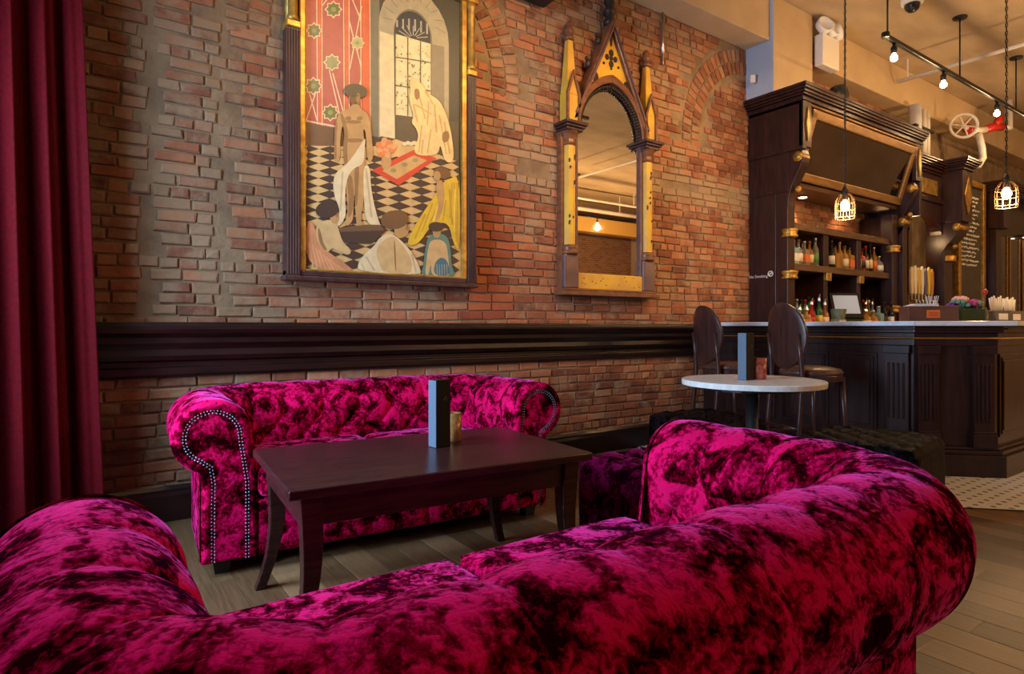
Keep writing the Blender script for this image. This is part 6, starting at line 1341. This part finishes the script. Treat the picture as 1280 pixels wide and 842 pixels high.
# till screen
T = thing('till_terminal', 'dark touch-screen till with a lit pale display on the back counter', 'till', (7.02,3.50,1.061), math.radians(-30))
MB().prism([(-.12,0),(.12,0),(.10,.12),(-.02,.13)], YZ, -.15, .15).build('stand', MT['black'], T, bevel=.006)
Mx = Matrix.Translation((0,-.03,.11)) @ Matrix.Rotation(math.radians(-18),4,'X')
mb = MB(); mb.box(-.18,.18,-.02,.02,0,.30,Mx); mb.build('monitor', MT['menu'], T, bevel=.006)
mb = MB(); mb.box(-.145,.145,-.0225,-.019,.05,.265,Mx); mb.build('screen', mat('lit_screen', (.30,.32,.34), .3, emit=(.75,.85,.95), es=.16), T)
T.location.z = 1.061
bpy.data.objects.remove(bpy.data.objects['dummy']) if 'dummy' in bpy.data.objects else None
# glass measuring caddy next to the till
T = thing('bar_caddy', 'clear bar caddy holding glass jug on the back counter beside the till', 'caddy', (6.72,3.44,1.061))
MB().box(-.07,.07,-.05,.05,0,.10).build('tray', mat('clear_acrylic', (.62,.64,.64), .15, trans=.6), T, bevel=.004)
MB().taper((0,0,.10),.05,.045,(0.01,0,.21),.08,.05).build('jug', mat('pale_green_glass', (.30,.38,.30), .1, trans=.6), T)
MB().box(-.068,.068,-.052,-.05,.055,.085).build('white_strip', MT['whiteplastic'], T)
# ------------------------------------------------------------------ things on the marble top
T = thing('garnish_caddy', 'dark wooden condiment caddy with an orange plate on the marble bar corner', 'caddy', (5.30,2.03,1.12), math.radians(-48))
MB().box(-.17,.17,-.09,.09,0,.115).build('box', mat('reddish_box_wood', (.085,.03,.02), .45, var=(.13,.05,.03), scale=8), T, bevel=.006)
MB().box(-.045,.045,-.0925,-.089,.025,.085).build('front_plate', mat('orange_enamel_plate', (.62,.13,.03), .5), T, bevel=.002)
mb = MB(); mb.tube([(-.03,-.0935,.045),(.03,-.0935,.045)], .003, 5); mb.tube([(-.03,-.0935,.062),(.03,-.0935,.062)], .003, 5); mb.build('plate_marks', mat('red_plate_marks',(.4,.04,.02),.5), T)
T = thing('folded_napkins', 'white folded napkins lying on the wooden condiment caddy', 'napkin', (5.27,2.06,1.2355), math.radians(-48))
for i in range(3): MB().box(-.11+.02*i,.05+.02*i,-.06,.05,.006*i,.006*i+.005).build('napkin', MT['chalk'], T)
T = thing('straw_cup', 'white paper cup of straws behind the condiment caddy', 'cup', (5.48,2.07,1.12))
MB().lathe([(.032,0),(.042,.13),(.039,.13),(.03,.01),(.001,.01)], seg=20).build('cup', mat('white_paper', (.74,.77,.82), .6), T, smooth=True)
for i in range(6): a = i*1.05; MB().tube([(.01*math.cos(a),.01*math.sin(a),.015),(.04*math.cos(a),.04*math.sin(a),.20)], .003, 5).build('straw', MT['whiteplastic'], T)
T = thing('flower_arrangement', 'low arrangement of pink, purple and green flowers in a glass trough on the bar', 'flowers', (5.74,1.93,1.12), math.radians(-20))
MB().box(-.12,.12,-.06,.06,0,.10).build('glass_trough', mat('greenish_glass', (.05,.12,.08), .06, trans=.5), T, bevel=.004)
fl = random.Random(6); fc = {'purple':(.16,.03,.28),'pink':(.72,.38,.34),'green':(.10,.22,.10),'magenta':(.45,.04,.2),'teal':(.12,.25,.22)}
for k, (nm, c) in enumerate(fc.items()):
    m_ = mat('petal_'+nm, c, .6)
    for j in range(4 if nm != 'magenta' else 2):
        x, y, z = fl.uniform(-.13,.13), fl.uniform(-.05,.05), fl.uniform(.11,.17)
        if nm == 'pink': x, z = fl.uniform(-.06,.06), fl.uniform(.15,.20)
        if nm == 'purple': z = fl.uniform(.10,.15)
        mb = MB()
        for q in range(9):
            a = q*2.4; rr_ = .008*math.sqrt(q); mb.ball((x+rr_*math.cos(a)*1.4, y+rr_*math.sin(a)*1.4, z-.002*q), .016, 6, 5, (1,1,.8))
        mb.build('blossom', m_, T, smooth=True)
m_ = mat('leaf_green', (.03,.12,.04), .5)
for j in range(14):
    x, y = fl.uniform(-.13,.13), fl.uniform(-.06,.06); a = fl.uniform(0,6.28); mb = MB(); dx, dy = .05*math.cos(a), .05*math.sin(a)
    mb.add([(x,y,.07),(x+dx*.5-dy*.3,y+dy*.5+dx*.3,.11),(x+dx,y+dy,.13),(x+dx*.5+dy*.3,y+dy*.5-dx*.3,.115)], [(0,1,2,3)]); o = mb.build('leaf', m_, T); o.modifiers.new('t','SOLIDIFY').thickness = .002
T = thing('red_bud_stem', 'single red bud on a thin stem standing by the flower trough', 'flower', (5.90,1.86,1.12))
MB().lathe([(.022,0),(.025,.06),(.012,.10),(.014,.11),(.001,.11)], seg=14).build('bud_vase', mat('clear_vase', (.6,.62,.62), .05, trans=.8), T, smooth=True)
MB().tube([(0,0,.02),(.005,0,.12),(.01,.0,.22)], .003, 6).build('stem', m_, T); MB().ball((.01,0,.235), .02, 8, 6, (1,1,1.2)).build('bud', Cm['red'], T, smooth=True)
def napkinbox(x, y, rz, label):
    T = thing('napkin_caddy', label, 'caddy', (x,y,1.12), rz)
    MB().box(-.11,.11,-.06,.06,0,.09).build('tray', mat('smoky_acrylic', (.2,.17,.14), .2, trans=.3), T, bevel=.004)
    MB().box(-.075,.045,-.0625,-.058,.015,.065).build('napkin_stack', MT['chalk'], T, bevel=.002)
    for i in range(7): MB().tube([(-.05+.02*i,0,.02),(-.07+.03*i,.01,.19+.01*(i%3))], .007, 6).build('rolled_napkin', MT['chalk'], T, smooth=True)
napkinbox(6.08,1.84,math.radians(-12),'smoky acrylic caddy with white napkins on the bar beside the flowers')
napkinbox(6.45,1.86,math.radians(-8),'smoky acrylic caddy with white rolls beneath the far pendant lamp')
# ------------------------------------------------------------------ no-smoking sign on the cabinet side
T = thing('no_smoking_sign', 'white printed no-smoking notice on the side of the back-bar cabinet', 'sign', (5.798,3.75,1.60))
fc_ = bpy.data.curves.new('lettering','FONT'); fc_.body = 'No Smoking'; fc_.size = .043; fc_.align_x = 'CENTER'
to = bpy.data.objects.new('lettering_tmp', fc_); COL.objects.link(to); bpy.context.view_layer.update()
me = bpy.data.meshes.new_from_object(to.evaluated_get(bpy.context.evaluated_depsgraph_get())); bpy.data.objects.remove(to)
lo = bpy.data.objects.new('lettering', me); COL.objects.link(lo); lo.parent = T; me.materials.append(MT['whiteplastic']); lo.rotation_euler = (PI/2,0,-PI/2); lo.location = (-.003,.045,-.012)
mb = MB(); mb.tube([(-.003,-.095+.026*math.cos(a),.022+.026*math.sin(a)) for a in [2*PI*i/20 for i in range(20)]], .005, 6, closed=True); mb.tube([(-.003,-.095-.018,.04),(-.003,-.095+.018,.004)], .0045, 6); mb.tube([(-.003,-.11,.022),(-.003,-.08,.022)], .004, 6); mb.build('prohibition_ring', MT['whiteplastic'], T)
# ------------------------------------------------------------------ pendant lamps
def pendant(loc, label, e=14):
    x, y, z = loc; T = thing('pendant_lamp', label, 'lamp', (x,y,z), 0, 'caged pendant lamps over the bar')
    top = ZC-z
    ca = MB(); r = .075
    for k in range(10):
        a = 2*PI*k/10; ca.tube([(r*1.02*math.cos(a),r*1.02*math.sin(a),-.11),(r*1.06*math.cos(a),r*1.06*math.sin(a),0),(r*.95*math.cos(a),r*.95*math.sin(a),.055),(r*.6*math.cos(a),r*.6*math.sin(a),.095),(.02*math.cos(a),.02*math.sin(a),.108)], .0022, 5)
    for zz, q in ((-.11,1.02),(-.085,1.035),(-.03,1.06),(.03,1.03)): ca.tube([(r*q*math.cos(2*PI*i/24),r*q*math.sin(2*PI*i/24),zz) for i in range(24)], .0022, 5, closed=True)
    ca.build('wire_cage', MT['copper'], T)
    MB().lathe([(.020,.05),(.026,.055),(.026,.10),(.034,.108),(.034,.125),(.022,.14),(.014,.165),(.008,.17)], seg=16).build('socket', MT['black'], T, smooth=True)
    MB().lathe([(.001,-.045),(.018,-.04),(.034,-.015),(.036,.005),(.026,.032),(.015,.05),(.013,.06)], seg=16).build('bulb', MT['bulb'], T, smooth=True)
    ch = MB(); zz = .17; k = 0
    while zz < top-.05:
        A = []
        for i in range(10):
            a = 2*PI*i/10; u, w = .0085*math.cos(a), .021*math.sin(a); A.append((u if k%2 else 0, 0 if k%2 else u, zz+.018+w))
        ch.tube(A, .0028, 5, closed=True); zz += .034; k += 1
    stuff(ch.build('chain', MT['black'], T))
    MB().tube([(.012,.004,.17),(.010,.006,top*.5),(.012,.002,top-.03)], .0032, 5).build('flex', MT['black'], T)
    MB().lathe([(.055,top-.022),(.06,top-.012),(.06,top),(.001,top)], seg=20).build('ceiling_rose', MT['black'], T, smooth=True)
    light('pendant_light', 'POINT', (x,y,z-.07), e, WARM, size=.035)
pendant((5.45,2.73,2.13), 'copper-caged pendant lamp on a chain over the wall end of the bar')
pendant((6.35,1.85,2.19), 'copper-caged pendant lamp on a chain above the napkin caddies on the bar')
# ------------------------------------------------------------------ track with bare bulbs
def track(x0, x1, y, z, rods, bulbs, label, e, spots=()):
    T = thing('track_light', label, 'track light', (x0,y,z), 0)
    MB().box(0, x1-x0, -.018, .018, -.02, .02).build('rail', MT['black'], T, bevel=.004)
    MB().lathe([(.001,-.02),(.035,-.015),(.035,.03),(.001,.035)], seg=14).build('end_box', MT['black'], T)
    for x in rods:
        MB().tube([(x-x0,0,.02),(x-x0,0,ZC-z)], .008, 8).build('drop_rod', MT['black'], T, smooth=True)
        MB().lathe([(.065,ZC-z-.018),(.07,ZC-z-.008),(.07,ZC-z),(.001,ZC-z)], (x-x0,0,0), 20).build('ceiling_plate', MT['black'], T, smooth=True)
    for x in bulbs:
        h = MB(); h.lathe([(.014,-.02),(.014,-.05),(.028,-.06),(.028,-.115),(.02,-.12),(.001,-.12)], (x-x0,0,0), 12); s_ = h.build('lamp_socket', MT['black'], T, smooth=True)
        MB().lathe([(.014,-.115),(.018,-.13),(.032,-.155),(.030,-.178),(.016,-.192),(.001,-.194)], (x-x0,0,0), 14).build('bulb', MT['bulb'], s_, smooth=True)
        light('track_bulb_light', 'POINT', (x,y,z-.24), e, WARM, size=.04)
    for x, tgt, en, ang in spots:
        s_ = MB(); d = (Vector(tgt)-Vector((x,y,z-.10))).normalized(); p0 = Vector((x-x0,0,-.10))
        s_.tube([p0-d*.06, p0-d*.05, p0+d*.03, p0+d*.06], [.02,.035,.04,.045], 12); s_.tube([(x-x0,0,-.02),(x-x0,0,-.09)], .008, 6); s_.build('spot_head', MT['black'], T, smooth=True)
        light('track_spot_light', 'SPOT', tuple(Vector((x,y,z-.10))+d*.09), en, WARM, tgt, .03, ang, .7)
track(6.13, 12.6, 2.70, 3.78, [6.17,7.85,9.6,11.5], [6.30,7.42,8.95,10.5], 'black ceiling track with bare glowing bulbs over the bar', 16)
track(.2, 5.4, 1.75, 3.78, [.5,2.8,5.0], [], 'black ceiling track of spotlights aimed at picture and mirror', 0,
      spots=[(1.25,(1.45,3.9,3.0),56,60),(2.0,(1.95,3.9,2.7),76,68),(3.0,(2.85,3.9,2.6),84,70),(3.9,(4.1,3.9,2.5),92,70),(4.9,(5.1,3.9,2.6),74,75),(.6,(.35,3.9,2.2),12,80)])
track(5.2, 13.2, -2.6, 3.55, [5.6,9,12.6], [6.0,7.8,9.6,11.4], 'black ceiling track with bare bulbs at the far side of the room', 90)
# ------------------------------------------------------------------ ceiling services
T = thing('sprinkler_pipe', 'white painted sprinkler pipe running under the tan ceiling', 'pipe', (8.54,3.5,4.2))
MB().tube([(0,.12,0),(0,-5.5,0)], .022, 10).build('pipe_run', MT['whitepipe'], T, smooth=True)
MB().tube([(0,0,0),(0,0,.25)], .009, 8).build('hanger', MT['whitepipe'], T)
MB().tube([(0,-1.62,0),(0,-1.78,0)], .033, 12).build('coupling', MT['whitepipe'], T, smooth=True)
MB().tube([(0,-1.70,0),(.9,-1.70,-.0)], .022, 10).build('branch_pipe', MT['whitepipe'], T, smooth=True)
MB().lathe([(.03,-.05),(.012,-.03),(.012,0)], (.5,-1.70,0), 10).build('sprinkler_head', MT['black'], T)
T = thing('sprinkler_valve', 'white handwheel valve with red fittings on bent white pipes above the back bar', 'valve', (10.0,3.40,3.85))
w = MB(); R_ = .16
w.tube([(-.02+0*a, R_*math.cos(a)*1.0, R_*math.sin(a)) for a in [2*PI*i/28 for i in range(28)]], .020, 8, closed=True)
for k in range(6):
    a = PI/3*k+.2; w.tube([(-.02,0,0),(-.02,R_*math.cos(a),R_*math.sin(a))], .011, 6)
w.ball((-.02,0,0), .035, 10, 6); Rw = Matrix.Rotation(math.radians(38),4,'Z'); w.v = [tuple(Rw @ Vector(v)) for v in w.v]; w.build('handwheel', MT['whitepipe'], T, smooth=True)
MB().tube([(.0,0,0),(.20,.03,.02),(.30,.05,.02)], .03, 10).build('valve_stem', MT['whitepipe'], T, smooth=True)
MB().tube([(.22,.03,.02),(.34,.04,.02)], .065, 12).build('red_bonnet', MT['redvalve'], T, smooth=True)
MB().tube([(.34,.04,.02),(.62,.03,.06),(.80,.0,.10)], .05, 12).build('valve_body', MT['whitepipe'], T, smooth=True)
MB().tube([(.55,.0,.0),(.62,-.02,-.2),(.66,-.02,-.34),(.55,.0,-.46),(.30,.03,-.50),(.05,.05,-.50)], .045, 12).build('bent_pipe', MT['whitepipe'], T, smooth=True)
MB().tube([(.80,0,.10),(.98,-.05,.16),(1.15,-.1,.18)], .06, 12).build('red_fitting', MT['redvalve'], T, smooth=True)
MB().tube([(1.15,-.1,.18),(1.35,-.12,.18),(1.35,-.12,.60)], .05, 12).build('supply_pipe', MT['whitepipe'], T, smooth=True)
MB().tube([(1.0,-.05,.16),(1.02,-.12,.30)], .05, 12).build('red_alarm_port', MT['redvalve'], T, smooth=True)
T = thing('riser_pipes', 'pair of pale vertical pipes rising between the back-bar cornices', 'pipe', (9.0,3.56,3.258))
MB().tube([(-.10,-.0,0),(-.10,0,.70)], .075, 16).build('wide_riser', mat('pale_grey_lagging', (.55,.57,.66), .6), T, smooth=True)
MB().tube([(.16,0,0),(.16,0,.70)], .035, 12).build('narrow_riser', MT['whitepipe'], T, smooth=True)
MB().tube([(.28,0,0),(.28,0,.70)], .03, 12).build('narrow_riser', MT['whitepipe'], T, smooth=True)
MB().box(-.22,.34,-.06,.02,.40,.43).build('pipe_strap', MT['black'], T)
T = thing('dome_camera', 'white dome security camera on the ceiling', 'camera', (6.91,2.79,4.30))
MB().lathe([(.05,.15),(.10,.15),(.105,.10),(.10,.055),(.085,.045)], seg=24).build('housing', MT['whiteplastic'], T, smooth=True)
MB().lathe([(.001,-.035),(.035,-.028),(.062,-.002),(.072,.03),(.072,.05),(.001,.05)], seg=24).build('smoked_dome', mat('smoked_dome', (.02,.02,.025), .06), T, smooth=True)
T = thing('emergency_light', 'white emergency light unit with three round lamp heads beside the pier', 'light', (6.70,3.52,3.90))
MB().box(-.17,.17,-.02,.08,0,.34).build('battery_box', mat('cream_casing', (.74,.69,.62), .4), T, bevel=.012)
for i, x in enumerate((-.13,.01,.13)):
    mb = MB(); mb.lathe([(.03,-.06),(.085,-.02),(.095,.045),(.085,.05),(.075,.035),(.001,.035)], (0,0,0), 18, Matrix.Rotation(math.radians(72),4,'X') @ Matrix.Rotation(math.radians((-20,0,35)[i]),4,'Y')); mb.v = [(v[0]+x, v[1]+.0, v[2]+.42) for v in mb.v]; h_ = mb.build('lamp_head', MT['whiteplastic'], T, smooth=True)
    MB().tube([(x,.03,.34),(x,.02,.40)], .018, 8).build('neck', MT['whiteplastic'], T)
T = thing('ceiling_horn', 'white conical ceiling unit above the emergency light', 'light', (6.0,3.02,4.40))
MB().lathe([(.03,.05),(.05,.04),(.09,-.06),(.085,-.07),(.06,-.02),(.001,-.02)], seg=20).build('shade', MT['whiteplastic'], T, smooth=True)
T = thing('cornice_speaker', 'small round-backed black speaker on top of the back-bar cornice', 'speaker', (6.75,3.45,3.465))
MB().lathe([(.001,-.06),(.11,-.055),(.12,0),(.11,.06),(.001,.065)], (0,0,.12), 20, Matrix.Rotation(PI/2,4,'X')).build('driver', MT['black'], T, smooth=True); MB().box(-.06,.06,-.05,.05,0,.03).build('foot', MT['black'], T)
# duct run seen only in the looking-glasses
T = thing('far_sprinkler_main', 'long white pipe under the ceiling across the room, reflected in the gothic mirror', 'pipe', (3,-3.8,4.0))
MB().tube([(0,0,0),(11.2,0,0)], .05, 12).build('pipe_run', MT['whitepipe'], T, smooth=True); MB().tube([(0,.5,.12),(11.2,.5,.12)], .03, 12).build('thin_pipe_run', MT['whitepipe'], T, smooth=True)
for x in (1.5,5,8.5): MB().tube([(x,0,0),(x,0,.45)], .01, 6).build('hanger', MT['whitepipe'], T); MB().tube([(x,.5,.12),(x,.5,.45)], .01, 6).build('hanger', MT['whitepipe'], T)
